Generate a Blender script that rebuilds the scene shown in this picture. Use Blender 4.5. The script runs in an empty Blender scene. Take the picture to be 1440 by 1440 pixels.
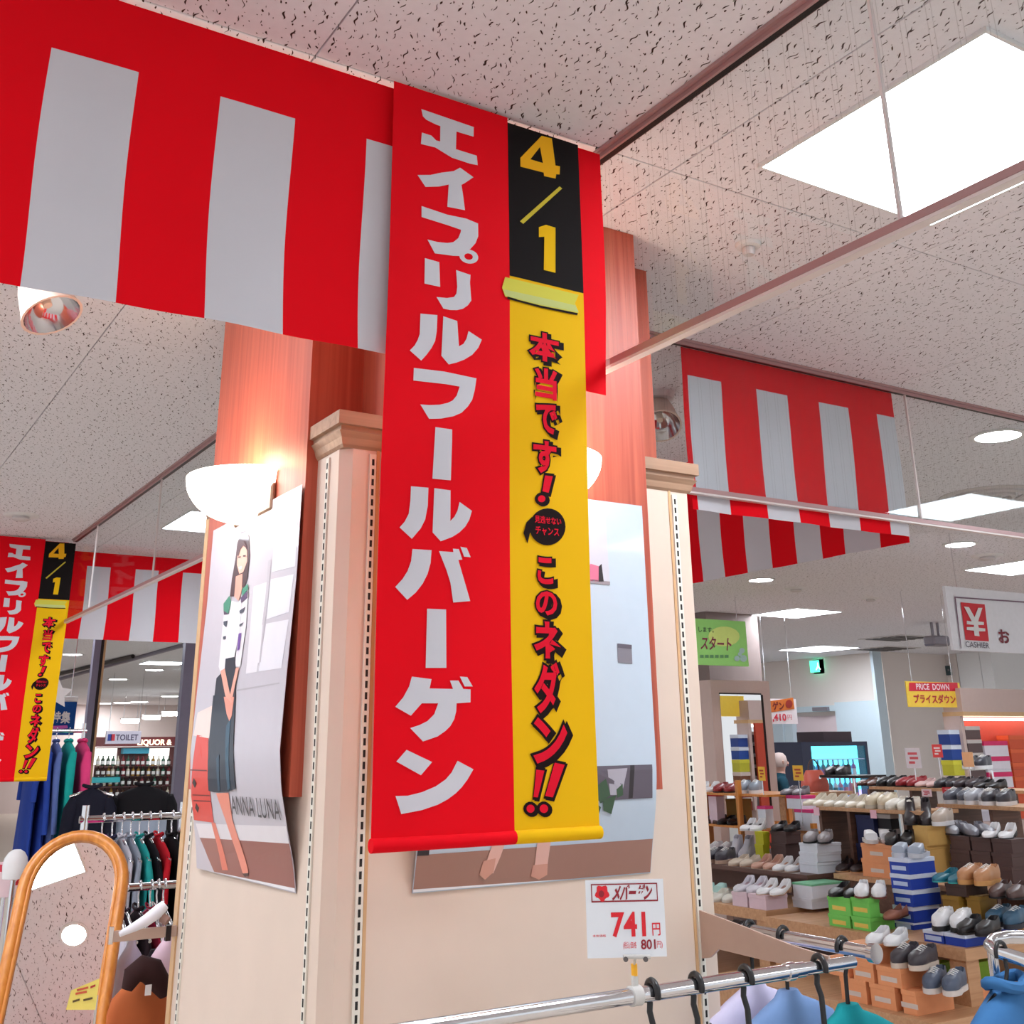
import bpy, bmesh, math, random
import numpy as np
from mathutils import Vector, Matrix

# ------------------------------------------------------------------ camera, world, exposure
scene = bpy.context.scene
COL = scene.collection
F_PX, CX, CY, IMG = 1552.0, 720.0, 500.0, 1440.0
YAW, PITCH, ROLL = math.radians(57.82), math.radians(19.54), math.radians(-0.71)
ZC, H = 1.5, 2.77                       # eye height, ceiling height

_cy, _sy, _cp, _sp = math.cos(YAW), math.sin(YAW), math.cos(PITCH), math.sin(PITCH)
FWD = Vector((_cy*_cp, _sy*_cp, _sp))
_r = Vector((_sy, -_cy, 0)); _u = _r.cross(FWD)
RGT = math.cos(ROLL)*_r + math.sin(ROLL)*_u
UPV = -math.sin(ROLL)*_r + math.cos(ROLL)*_u
CAM = Vector((0, 0, ZC))

cam_data = bpy.data.cameras.new('camera')
cam = bpy.data.objects.new('camera', cam_data); COL.objects.link(cam)
m = Matrix((RGT, UPV, -FWD)).transposed().to_4x4(); m.translation = CAM
cam.matrix_world = m
cam_data.sensor_fit = 'HORIZONTAL'; cam_data.sensor_width = 36.0
cam_data.lens = 36.0*F_PX/IMG
cam_data.shift_x = 0.0
cam_data.shift_y = (CY-IMG/2)/IMG
cam_data.clip_start = 0.05; cam_data.clip_end = 200
scene.camera = cam

world = bpy.data.worlds.new('world'); scene.world = world; world.use_nodes = True
bgn = world.node_tree.nodes['Background']
bgn.inputs['Color'].default_value = (0.93, 0.96, 1.0, 1); bgn.inputs['Strength'].default_value = 0.55
scene.view_settings.view_transform = 'Standard'; scene.view_settings.look = 'None'
scene.view_settings.gamma = 1.0; scene.view_settings.use_curve_mapping = False
scene.view_settings.exposure = 0.82
LIGHT_PANEL = 15.0                       # emission of the square ceiling lights
DOWNLIGHT = 45.0
SCONCE = 5.0

# ------------------------------------------------------------------ measuring helpers (a sight line cut with a real plane)
def ray(px, py): return FWD + RGT*((px-CX)/F_PX) - UPV*((py-CY)/F_PX)
def PZ(px, py, z=H):
    d = ray(px, py); return CAM + d*((z-ZC)/d.z)
def PX(px, py, x):
    d = ray(px, py); return CAM + d*(x/d.x)
def PY(px, py, y):
    d = ray(px, py); return CAM + d*(y/d.y)

# ------------------------------------------------------------------ materials
def lin(c):
    c = c/255.0
    return c/12.92 if c <= 0.04045 else ((c+0.055)/1.055)**2.4
def rgb(r, g, b): return (lin(r), lin(g), lin(b), 1.0)
MATS = {}
def mat(name, col, rough=0.6, metal=0.0, var=0.06, scale=30.0, emit=None, emit_s=0.0, coat=0.0, trans=0.0, spec=0.5):
    if name in MATS: return MATS[name]
    mt = bpy.data.materials.new(name); mt.use_nodes = True; nt = mt.node_tree
    b = nt.nodes['Principled BSDF']
    c = rgb(*col)
    b.inputs['Roughness'].default_value = rough; b.inputs['Metallic'].default_value = metal
    b.inputs['Coat Weight'].default_value = coat; b.inputs['Coat Roughness'].default_value = 0.05
    b.inputs['Specular IOR Level'].default_value = spec
    if var > 0:
        tc = nt.nodes.new('ShaderNodeTexCoord'); no = nt.nodes.new('ShaderNodeTexNoise')
        no.inputs['Scale'].default_value = scale; no.inputs['Detail'].default_value = 4
        nt.links.new(tc.outputs['Object'], no.inputs['Vector'])
        mx = nt.nodes.new('ShaderNodeMix'); mx.data_type = 'RGBA'
        mx.inputs[6].default_value = tuple(max(0, v*(1-var)) for v in c[:3])+(1,)
        mx.inputs[7].default_value = tuple(min(1, v*(1+var)) for v in c[:3])+(1,)
        nt.links.new(no.outputs['Fac'], mx.inputs[0]); nt.links.new(mx.outputs[2], b.inputs['Base Color'])
    else:
        b.inputs['Base Color'].default_value = c
    if emit is not None:
        b.inputs['Emission Color'].default_value = rgb(*emit); b.inputs['Emission Strength'].default_value = emit_s
    if trans > 0:
        out = nt.nodes['Material Output']; tl = nt.nodes.new('ShaderNodeBsdfTranslucent'); mxs = nt.nodes.new('ShaderNodeMixShader')
        tl.inputs['Color'].default_value = c; mxs.inputs[0].default_value = trans
        nt.links.new(b.outputs[0], mxs.inputs[1]); nt.links.new(tl.outputs[0], mxs.inputs[2]); nt.links.new(mxs.outputs[0], out.inputs['Surface'])
    MATS[name] = mt
    return mt

def cmat(col, rough=0.55, coat=0.0):
    return mat('paint_%d_%d_%d_%d' % (col[0], col[1], col[2], int(rough*100)), col, rough, coat=coat)

def cloth_mat(name, col, trans=0.12):
    mt = mat(name, col, 0.85, var=0.04, scale=6, trans=trans, spec=0.15)
    nt = mt.node_tree; b = nt.nodes['Principled BSDF']
    tc = nt.nodes.new('ShaderNodeTexCoord'); w = nt.nodes.new('ShaderNodeTexNoise'); w.inputs['Scale'].default_value = 900
    bu = nt.nodes.new('ShaderNodeBump'); bu.inputs['Strength'].default_value = 0.08; bu.inputs['Distance'].default_value = 0.001
    nt.links.new(tc.outputs['Object'], w.inputs['Vector']); nt.links.new(w.outputs['Fac'], bu.inputs['Height']); nt.links.new(bu.outputs[0], b.inputs['Normal'])
    return mt

def ceiling_mat():
    mt = bpy.data.materials.new('fissured_ceiling_board'); mt.use_nodes = True; nt = mt.node_tree; N = nt.nodes; L = nt.links
    b = N['Principled BSDF']; b.inputs['Roughness'].default_value = 0.9; b.inputs['Specular IOR Level'].default_value = 0.1
    g = N.new('ShaderNodeNewGeometry')
    total = None
    def mth(op, a, b=None, c=None, clamp=False):
        n = N.new('ShaderNodeMath'); n.operation = op; n.use_clamp = clamp
        for i, q in enumerate((a, b, c)):
            if q is None: continue
            if isinstance(q, (int, float)): n.inputs[i].default_value = q
            else: L.new(q, n.inputs[i])
        return n.outputs[0]
    # one short wavy worm mark per random cell: (cells per metre x, y, half length, half width, offset)
    for (sx_, sy_, hl, hw, off) in ((23.0, 19.0, 0.0170, 0.0021, 0.0), (26.0, 23.0, 0.0100, 0.0019, 5.37), (48.0, 40.0, 0.004, 0.0015, 9.1)):
        mp = N.new('ShaderNodeMapping'); mp.inputs['Location'].default_value = (off, off*1.7, 0); mp.inputs['Scale'].default_value = (sx_, sy_, 0.0)
        L.new(g.outputs['Position'], mp.inputs['Vector'])
        vo = N.new('ShaderNodeTexVoronoi'); vo.voronoi_dimensions = '2D'; vo.inputs['Scale'].default_value = 1.0; vo.inputs['Randomness'].default_value = 0.85
        L.new(mp.outputs[0], vo.inputs['Vector'])
        sc = N.new('ShaderNodeSeparateColor'); L.new(vo.outputs['Color'], sc.inputs[0]); r0, r1, r2 = sc.outputs[0], sc.outputs[1], sc.outputs[2]
        sp = N.new('ShaderNodeSeparateXYZ'); L.new(mp.outputs[0], sp.inputs[0]); sq = N.new('ShaderNodeSeparateXYZ'); L.new(vo.outputs['Position'], sq.inputs[0])
        dx = mth('DIVIDE', mth('SUBTRACT', sp.outputs[0], sq.outputs[0]), sx_); dy = mth('DIVIDE', mth('SUBTRACT', sp.outputs[1], sq.outputs[1]), sy_)
        wave = mth('MULTIPLY', mth('SINE', mth('MULTIPLY_ADD', dy, 270.0, mth('MULTIPLY', r0, 6.28))), hl*0.11)
        slope = mth('MULTIPLY', dy, mth('MULTIPLY_ADD', r1, 1.0, -0.25))
        ex = mth('ABSOLUTE', mth('SUBTRACT', mth('SUBTRACT', dx, wave), slope))
        ln = mth('MULTIPLY', mth('MULTIPLY_ADD', r2, 0.9, 0.15), hl)
        k = mth('DIVIDE', mth('ABSOLUTE', dy), ln)
        wd = mth('MULTIPLY', mth('SUBTRACT', 1.0, mth('MULTIPLY', k, k)), hw)
        wd = mth('MULTIPLY', wd, mth('MULTIPLY_ADD', r0, 0.8, 0.55))
        ml = mth('MULTIPLY', mth('SUBTRACT', wd, ex), 1500.0, None, True)
        total = ml if total is None else mth('MAXIMUM', total, ml)
    big = N.new('ShaderNodeTexNoise'); big.inputs['Scale'].default_value = 60
    L.new(g.outputs['Position'], big.inputs['Vector'])
    c0 = N.new('ShaderNodeMix'); c0.data_type = 'RGBA'; c0.inputs[6].default_value = rgb(226, 224, 229); c0.inputs[7].default_value = rgb(236, 234, 239)
    L.new(big.outputs['Fac'], c0.inputs[0])
    c1 = N.new('ShaderNodeMix'); c1.data_type = 'RGBA'; c1.inputs[7].default_value = rgb(66, 46, 42)
    L.new(total, c1.inputs[0]); L.new(c0.outputs[2], c1.inputs[6]); L.new(c1.outputs[2], b.inputs['Base Color'])
    bu = N.new('ShaderNodeBump'); bu.invert = True; bu.inputs['Strength'].default_value = 0.5; bu.inputs['Distance'].default_value = 0.004
    L.new(total, bu.inputs['Height']); L.new(bu.outputs[0], b.inputs['Normal'])
    return mt

def wood_mat(name, c1, c2, axis='Z', rough=0.45, sc=1.0):
    mt = bpy.data.materials.new(name); mt.use_nodes = True; nt = mt.node_tree; N = nt.nodes; L = nt.links
    b = N['Principled BSDF']; b.inputs['Roughness'].default_value = rough
    g = N.new('ShaderNodeNewGeometry'); mp = N.new('ShaderNodeMapping')
    s = [55*sc, 55*sc, 55*sc]; s['XYZ'.index(axis)] = 1.6*sc
    mp.inputs['Scale'].default_value = s; L.new(g.outputs['Position'], mp.inputs['Vector'])
    n1 = N.new('ShaderNodeTexNoise'); n1.inputs['Scale'].default_value = 1.0; n1.inputs['Detail'].default_value = 6; n1.inputs['Distortion'].default_value = 0.6
    L.new(mp.outputs[0], n1.inputs['Vector'])
    cr = N.new('ShaderNodeValToRGB'); cr.color_ramp.elements[0].position = 0.3; cr.color_ramp.elements[0].color = rgb(*c1)
    cr.color_ramp.elements[1].position = 0.7; cr.color_ramp.elements[1].color = rgb(*c2)
    L.new(n1.outputs['Fac'], cr.inputs['Fac']); L.new(cr.outputs['Color'], b.inputs['Base Color'])
    bu = N.new('ShaderNodeBump'); bu.inputs['Strength'].default_value = 0.12; bu.inputs['Distance'].default_value = 0.001
    L.new(n1.outputs['Fac'], bu.inputs['Height']); L.new(bu.outputs[0], b.inputs['Normal'])
    return mt

def glass_mat(name, wired=True, refl=0.10, tint=(249, 251, 251)):
    mt = bpy.data.materials.new(name); mt.use_nodes = True; nt = mt.node_tree; N = nt.nodes; L = nt.links
    for n in list(N):
        if n.type == 'BSDF_PRINCIPLED': N.remove(n)
    out = N['Material Output']
    tr = N.new('ShaderNodeBsdfTransparent'); tr.inputs['Color'].default_value = rgb(*tint)
    gl = N.new('ShaderNodeBsdfGlossy'); gl.inputs['Roughness'].default_value = 0.02; gl.inputs['Color'].default_value = (0.9, 0.95, 0.95, 1)
    fr = N.new('ShaderNodeFresnel'); fr.inputs['IOR'].default_value = 1.5
    mu = N.new('ShaderNodeMath'); mu.operation = 'MULTIPLY_ADD'; mu.inputs[1].default_value = 0.05; mu.inputs[2].default_value = refl*0.02; mu.use_clamp = True
    L.new(fr.outputs[0], mu.inputs[0])
    mx = N.new('ShaderNodeMixShader'); L.new(mu.outputs[0], mx.inputs[0]); L.new(tr.outputs[0], mx.inputs[1]); L.new(gl.outputs[0], mx.inputs[2])
    last = mx.outputs[0]
    if wired:                          # fine parallel wires cast inside the pane
        g = N.new('ShaderNodeNewGeometry'); sp = N.new('ShaderNodeSeparateXYZ'); L.new(g.outputs['Position'], sp.inputs[0])
        ad = N.new('ShaderNodeMath'); ad.operation = 'ADD'; L.new(sp.outputs[0], ad.inputs[0]); L.new(sp.outputs[1], ad.inputs[1])
        md = N.new('ShaderNodeMath'); md.operation = 'PINGPONG'; md.inputs[1].default_value = 0.025; L.new(ad.outputs[0], md.inputs[0])
        lt = N.new('ShaderNodeMath'); lt.operation = 'LESS_THAN'; lt.inputs[1].default_value = 0.0007; L.new(md.outputs[0], lt.inputs[0])
        ms = N.new('ShaderNodeMath'); ms.operation = 'MULTIPLY'; ms.inputs[1].default_value = 0.16; L.new(lt.outputs[0], ms.inputs[0])
        df = N.new('ShaderNodeBsdfDiffuse'); df.inputs['Color'].default_value = rgb(130, 120, 120)
        m2 = N.new('ShaderNodeMixShader'); L.new(ms.outputs[0], m2.inputs[0]); L.new(last, m2.inputs[1]); L.new(df.outputs[0], m2.inputs[2]); last = m2.outputs[0]
    L.new(last, out.inputs['Surface'])
    return mt

def emit_mat(name, col, s):
    mt = bpy.data.materials.new(name); mt.use_nodes = True; nt = mt.node_tree
    b = nt.nodes['Principled BSDF']; b.inputs['Base Color'].default_value = rgb(*col)
    b.inputs['Emission Color'].default_value = rgb(*col); b.inputs['Emission Strength'].default_value = s
    return mt

M = dict(
    ceil=ceiling_mat(),
    red=cloth_mat('red_cloth', (236, 4, 26)), white=cloth_mat('white_cloth', (214, 213, 220)),
    yellow=cloth_mat('yellow_cloth', (240, 188, 16)), black=cloth_mat('black_cloth', (22, 16, 16), 0.0),
    wood=wood_mat('reddish_veneer', (160, 68, 48), (190, 94, 68)),
    molding=wood_mat('taupe_moulding', (150, 118, 96), (176, 142, 116), 'X'),
    cream=mat('cream_panel', (216, 196, 180), 0.55, var=0.05, scale=9),
    tan=mat('tan_edge_strip', (205, 165, 120), 0.5, var=0.08),
    post=mat('pale_slotted_metal', (225, 220, 208), 0.4),
    slot=mat('dark_slot', (30, 26, 24), 0.8, var=0),
    alu=mat('brown_aluminium', (176, 140, 140), 0.35, 0.25, var=0.03), pale=mat('pale_aluminium', (226, 216, 214), 0.35, 0.2, var=0.03),
    darkalu=mat('dark_aluminium', (42, 34, 34), 0.4, 0.6, var=0.03),
    chrome=mat('chrome', (225, 225, 228), 0.12, 1.0, var=0.02),
    bracket=mat('taupe_bracket', (186, 160, 146), 0.45, 0.2),
    glass=glass_mat('wired_glass'), clear=glass_mat('clear_glass', False),
    lamp=emit_mat('light_panel', (238, 246, 255), LIGHT_PANEL),
    down=emit_mat('downlight_glow', (250, 252, 255), DOWNLIGHT),
    sconce=emit_mat('sconce_glow', (255, 240, 225), SCONCE),
    whitep=mat('white_paint', (225, 224, 224), 0.6), wallw=mat('wall_paint', (222, 212, 206), 0.8, var=0.03, scale=3),
    floor=mat('floor_vinyl', (205, 192, 178), 0.35, var=0.06, scale=4),
    plastic=mat('black_plastic', (24, 22, 24), 0.35, var=0.03),
    rack=wood_mat('display_wood', (188, 140, 100), (208, 162, 122), 'X', 0.5),
    orangewood=wood_mat('orange_wood', (196, 118, 44), (220, 146, 66), 'Z', 0.35),
    mirror=mat('mirror_silver', (235, 235, 235), 0.01, 1.0, var=0.0),
    grille=mat('grille_grey', (205, 200, 200), 0.6),
    grey=mat('grey_metal', (135, 130, 138), 0.4, 0.5),
)

# ------------------------------------------------------------------ scene graph helpers
def tag(o, label=None, cat=None, group=None, kind=None):
    if label: o['label'] = label
    if cat: o['category'] = cat
    if group: o['group'] = group
    if kind: o['kind'] = kind
    return o
def thing(name, label, cat, loc=(0, 0, 0), group=None, rz=0.0):
    o = bpy.data.objects.new(name, None); COL.objects.link(o); o.empty_display_size = 0.05
    o.location = loc; o.rotation_euler = (0, 0, rz)
    return tag(o, label, cat, group)
def copy_tree(o, parent=None):
    c = o.copy(); COL.objects.link(c); c.parent = parent
    for ch in list(o.children): copy_tree(ch, c)
    return c
def root_offset(p):
    off = Vector((0, 0, 0))
    while p is not None:
        off = off + Vector(p.location); p = p.parent
    return off

class MB:
    """collects verts and faces in world coordinates (or local ones with build(local=True))"""
    def __init__(s): s.v = []; s.f = []
    def add(s, vs, fs):
        b = len(s.v); s.v += [tuple(x) for x in vs]; s.f += [tuple(b+i for i in f) for f in fs]; return s
    def box(s, x0, y0, z0, x1, y1, z1):
        x0, x1 = sorted((x0, x1)); y0, y1 = sorted((y0, y1)); z0, z1 = sorted((z0, z1))
        return s.add([(x0, y0, z0), (x1, y0, z0), (x1, y1, z0), (x0, y1, z0), (x0, y0, z1), (x1, y0, z1), (x1, y1, z1), (x0, y1, z1)],
                     [(0, 3, 2, 1), (4, 5, 6, 7), (0, 1, 5, 4), (1, 2, 6, 5), (2, 3, 7, 6), (3, 0, 4, 7)])
    def prism(s, poly, z0, z1):
        n = len(poly); return s.add([(x, y, z0) for x, y in poly]+[(x, y, z1) for x, y in poly],
            [tuple(range(n-1, -1, -1)), tuple(range(n, 2*n))]+[(i, (i+1) % n, n+(i+1) % n, n+i) for i in range(n)])
    def tube(s, pts, r, n=10, caps=True):
        pts = [Vector(p) for p in pts]; rs = r if isinstance(r, (list, tuple)) else [r]*len(pts)
        rings = []; up = None
        for i, p in enumerate(pts):
            t = (pts[min(i+1, len(pts)-1)]-pts[max(i-1, 0)]).normalized()
            if up is None:
                a = Vector((0, 0, 1)) if abs(t.z) < 0.9 else Vector((1, 0, 0)); up = (a-t*a.dot(t)).normalized()
            else: up = (up-t*up.dot(t)).normalized()
            sd = t.cross(up); rings.append([p+(up*math.cos(2*math.pi*k/n)+sd*math.sin(2*math.pi*k/n))*rs[i] for k in range(n)])
        vs = [q for rg in rings for q in rg]; fs = []
        for i in range(len(pts)-1):
            for k in range(n): fs.append((i*n+k, (i+1)*n+k, (i+1)*n+(k+1) % n, i*n+(k+1) % n))
        if caps: fs += [tuple(range(n)), tuple(range(len(vs)-1, len(vs)-n-1, -1))]
        return s.add(vs, fs)
    def lathe(s, prof, c=(0, 0, 0), n=20, a0=0.0, a1=2*math.pi):
        full = abs(a1-a0-2*math.pi) < 1e-6; k = n if full else n+1
        vs = []
        for r, z in prof:
            for i in range(k):
                a = a0+(a1-a0)*i/n; vs.append((c[0]+r*math.cos(a), c[1]+r*math.sin(a), c[2]+z))
        fs = []
        for j in range(len(prof)-1):
            for i in range(n): fs.append((j*k+i, j*k+(i+1) % k, (j+1)*k+(i+1) % k, (j+1)*k+i))
        return s.add(vs, fs)
    def loft(s, rings, closed=True, caps=True):
        n = len(rings[0]); vs = [p for r in rings for p in r]; fs = []
        for i in range(len(rings)-1):
            for k in range(n if closed else n-1): fs.append((i*n+k, i*n+(k+1) % n, (i+1)*n+(k+1) % n, (i+1)*n+k))
        if caps and closed: fs += [tuple(range(n-1, -1, -1)), tuple(range(len(vs)-n, len(vs)))]
        return s.add(vs, fs)
    def mesh(s, name, off=Vector((0, 0, 0)), smooth=False, bevel=0.0):
        me = bpy.data.meshes.new(name); me.from_pydata([(x-off.x, y-off.y, z-off.z) for x, y, z in s.v], [], s.f)
        bm = bmesh.new(); bm.from_mesh(me)
        bmesh.ops.remove_doubles(bm, verts=bm.verts, dist=1e-6)
        bmesh.ops.recalc_face_normals(bm, faces=bm.faces)
        if bevel > 0: bmesh.ops.bevel(bm, geom=list(bm.edges), offset=bevel, segments=1, affect='EDGES', clamp_overlap=True)
        bm.to_mesh(me); bm.free()
        if smooth:
            for p in me.polygons: p.use_smooth = True
            try: me.set_sharp_from_angle(angle=math.radians(50))
            except Exception: pass
        return me
    def build(s, name, material, parent=None, smooth=False, bevel=0.0, local=False):
        off = Vector((0, 0, 0)) if local else root_offset(parent)
        me = s.mesh(name, off, smooth, bevel); me.materials.append(material)
        o = bpy.data.objects.new(name, me); COL.objects.link(o); o.parent = parent
        return o
def bx(name, material, parent, a, b, bevel=0.0): return MB().box(*a, *b).build(name, material, parent, bevel=bevel)
def struct(o): o['kind'] = 'structure'; return o

# --- flat glyphs from the built-in font
_gl = {}
def glyph(text, bold=0.0):
    k = (text, bold)
    if k not in _gl:
        c = bpy.data.curves.new('glyph', 'FONT'); c.body = text; c.offset = bold; c.resolution_u = 3
        o = bpy.data.objects.new('glyph', c); COL.objects.link(o); bpy.context.view_layer.update()
        ev = o.evaluated_get(bpy.context.evaluated_depsgraph_get()); me = ev.to_mesh()
        v = [(p.co.x, p.co.y) for p in me.vertices]; f = [tuple(p.vertices) for p in me.polygons]; ev.to_mesh_clear()
        bpy.data.objects.remove(o); bpy.data.curves.remove(c)
        _gl[k] = (v, f)
    return _gl[k]

# --- a sheet: a plane with its own gentle bends; prints are laid on it
class Sheet:
    def __init__(s, O, U, V, disp=None):
        s.O = Vector(O); s.U = Vector(U).normalized(); s.V = Vector(V).normalized(); s.N = s.U.cross(s.V); s.disp = disp or (lambda u, v: (0, 0, 0))
    def P(s, u, v, lay=0.0):
        a, b, n = s.disp(u, v); return s.O+s.U*(u+a)+s.V*(v+b)+s.N*(n+lay)
    def uv(s, px, py):
        d = ray(px, py); t = (s.O-CAM).dot(s.N)/d.dot(s.N); q = CAM+d*t-s.O; return (q.dot(s.U), q.dot(s.V))
    def cloth(s, name, material, parent, u0, u1, v0, v1, nu=12, nv=12, thick=0.0012, lay=0.0, edge=None):
        mb = MB(); g = []
        for back in (0, 1):
            for j in range(nv+1):
                for i in range(nu+1):
                    u = u0+(u1-u0)*i/nu; v = v0+(v1-v0)*j/nv
                    if edge: u, v = edge(u, v)
                    g.append(s.P(u, v, lay-thick*back))
        W = nu+1; K = W*(nv+1); fs = []
        for j in range(nv):
            for i in range(nu):
                a = j*W+i; fs.append((a, a+1, a+W+1, a+W)); fs.append((K+a, K+a+W, K+a+W+1, K+a+1))
        for j in range(nv): fs += [(j*W, (j+1)*W, K+(j+1)*W, K+j*W), (j*W+nu, K+j*W+nu, K+(j+1)*W+nu, (j+1)*W+nu)]
        for i in range(nu): fs += [(i, K+i, K+i+1, i+1), (nv*W+i, nv*W+i+1, K+nv*W+i+1, K+nv*W+i)]
        mb.add(g, fs); return mb.build(name, material, parent, smooth=True)
    def patch(s, name, material, parent, loops, lay, step=0.05, faces=None):
        """loops: list of uv rings (first outer, others holes); or (verts, faces)"""
        bm = bmesh.new()
        if faces is not None:
            vs = [bm.verts.new((u, v, 0)) for u, v in loops]
            for f in faces:
                try: bm.faces.new([vs[i] for i in f])
                except ValueError: pass
        else:
            for ring in loops:
                vs = [bm.verts.new((u, v, 0)) for u, v in ring]
                for i in range(len(vs)): bm.edges.new((vs[i], vs[(i+1) % len(vs)]))
            bmesh.ops.triangle_fill(bm, edges=list(bm.edges), use_beauty=True, use_dissolve=False)
        us = [v.co.x for v in bm.verts]; vv = [v.co.y for v in bm.verts]
        if step:
            for ax, lo, hi in ((0, min(us), max(us)), (1, min(vv), max(vv))):
                k = math.ceil(lo/step)
                while k*step < hi:
                    co = (k*step, 0, 0) if ax == 0 else (0, k*step, 0); no = (1, 0, 0) if ax == 0 else (0, 1, 0)
                    bmesh.ops.bisect_plane(bm, geom=list(bm.verts)+list(bm.edges)+list(bm.faces), plane_co=co, plane_no=no); k += 1
        off = root_offset(parent)
        for v in bm.verts: v.co = s.P(v.co.x, v.co.y, lay)-off
        bm.normal_update()
        wn = s.N
        for f in bm.faces:
            if f.normal.dot(wn) < 0: f.normal_flip()
        me = bpy.data.meshes.new(name); bm.to_mesh(me); bm.free(); me.materials.append(material)
        o = bpy.data.objects.new(name, me); COL.objects.link(o); o.parent = parent
        return o
    def px(s, pts, ox=0, oy=0, sc=1.0): return [s.uv(ox+x/sc, oy+y/sc) for x, y in pts]
    def pxpatch(s, name, material, parent, pts, lay, ox=0, oy=0, sc=1.0, step=0.05):
        return s.patch(name, material, parent, [s.px(pts, ox, oy, sc)], lay, step)
    def text(s, name, material, parent, txt, cu, cv, w, h, lay, bold=0.0, shear=0.0, grow=0.0, step=0.08, rot=0.0):
        v, f = glyph(txt, bold)
        if not v: return None
        v0, _ = glyph(txt, 0.0)
        x0 = min(p[0] for p in v0); x1 = max(p[0] for p in v0); y0 = min(p[1] for p in v0); y1 = max(p[1] for p in v0)
        mx, my = (x0+x1)/2, (y0+y1)/2; sx = w/max(x1-x0, 1e-6); sy = h/max(y1-y0, 1e-6)
        cr, sr = math.cos(rot), math.sin(rot)
        q = []
        for a, b in v:
            a = (a-mx)*sx; b = (b-my)*sy; a += shear*b; q.append((cu+a*cr-b*sr, cv+a*sr+b*cr))
        return s.patch(name, material, parent, q, lay, step, faces=f)
    def pxtext(s, name, material, parent, txt, x0, y0, x1, y1, lay, bold=0.0, shear=0.0, step=0.08, rot=0.0):
        a = s.uv((x0+x1)/2, y0); b = s.uv((x0+x1)/2, y1); c = s.uv(x0, (y0+y1)/2); d = s.uv(x1, (y0+y1)/2)
        ctr = s.uv((x0+x1)/2, (y0+y1)/2)
        return s.text(name, material, parent, txt, ctr[0], ctr[1], abs(d[0]-c[0]), abs(a[1]-b[1]), lay, bold, shear, step=step, rot=rot)
def ell(cx, cy, rx, ry, n=20, rot=0.0):
    c, s = math.cos(rot), math.sin(rot); return [(cx+rx*math.cos(t)*c-ry*math.sin(t)*s, cy+rx*math.cos(t)*s+ry*math.sin(t)*c) for t in (2*math.pi*i/n for i in range(n))]
# ------------------------------------------------------------------ the setting
XG, Y1, YC = 1.356, 1.75, 2.619          # glass line, near curtain line, right-hand glass line
floor = struct(bx('floor', M['floor'], None, (-6, -5, -0.05), (22, 34, 0)))
TX = [0.655+0.89*k for k in range(-3, 9)]; TY = [1.745+1.795*k for k in range(-2, 5)]
cb = MB().box(-6, -5, H+0.012, 22, 34, H+0.08)
cb.box(-6, -5, H, TX[0]-0.003, 34, H+0.013).box(TX[-1]+0.003, -5, H, 22, 34, H+0.013)
cb.box(TX[0], -5, H, TX[-1], TY[0]-0.003, H+0.013).box(TX[0], TY[-1]+0.003, H, TX[-1], 34, H+0.013)
ceiling = struct(cb.build('ceiling', M['ceil']))
tile_me = MB().box(0.0015, 0.0015, 0, 0.8885, 1.7935, 0.0115).mesh('ceiling_tile', bevel=0.0012); tile_me.materials.append(M['ceil'])
for x in TX[:-1]:
    for y in TY[:-1]:
        o = bpy.data.objects.new('ceiling_tile', tile_me); COL.objects.link(o); o.parent = ceiling; o.location = (x, y, H)

# walls of the far store
struct(MB().prism([(13.55, 11.42), (13.75, 11.42), (13.75, 33.7), (13.55, 33.7)], 0, H-0.0005).build('wall_far', M['wallw']))
struct(MB().prism([(13.56, 11.4), (15.0, 11.4), (15.0, 11.2), (15.2, 11.2), (15.2, 11.6), (13.56, 11.6)], 0, H-0.0005).build('wall_corner', M['wallw']))
struct(MB().prism([(15.0, 10.8), (15.2, 10.8), (15.2, 11.19), (15.0, 11.19)], 0, H-0.0005).build('wall_side', mat('wall_white', (236, 236, 236), 0.8, var=0.02)))
struct(MB().prism([(15.0, 10.6), (21.9, 10.6), (21.9, 10.79), (15.0, 10.79)], 0, H-0.0005).build('wall_right', mat('wall_white', (236, 236, 236), 0.8, var=0.02)))
struct(bx('wall_back', mat('wall_beige', (206, 190, 186), 0.8, var=0.03, scale=3), None, (-6, 33.8, 0), (13.5, 34, H-0.0005)))

# ------------------------------------------------------------------ column
col = thing('column', 'square shop column with reddish wood veneer above cream display panels behind the hanging banner', 'column', (XG, 2.56, 0))
bx('veneer_shaft', M['wood'], col, (0.868, 2.228, 1.412), (1.855, 2.907, H-0.001))
bx('veneer_pilaster', M['wood'], col, (0.996, 2.06, 1.408), (1.678, 3.07, H-0.001))
x0, x1, y0, y1 = 0.895, 1.835, 2.09, 3.0
c = 0.022
MB().prism([(x0+c, y0), (x1-0.004, y0), (x1, y0+0.004), (x1, y1), (x0, y1), (x0, y0+c)], 0.0, 2.112).build('panel', M['cream'], col)
bx('edge_strip', M['tan'], col, (x0-0.004, y1-0.012, 0.0), (x0+0.03, y1+0.018, 2.11))
mo = MB()
def ringrect(e, z): return [(x0-e, y0-e, z), (x1+e, y0-e, z), (x1+e, y1+e, z), (x0-e, y1+e, z)]
mo.loft([ringrect(0.001, 2.098), ringrect(0.006, 2.104), ringrect(0.010, 2.118), ringrect(0.018, 2.130), ringrect(0.013, 2.131), ringrect(0.013, 2.142), ringrect(0.022, 2.143), ringrect(0.022, 2.172)])
mo.build('moulding', M['molding'], col)
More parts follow.
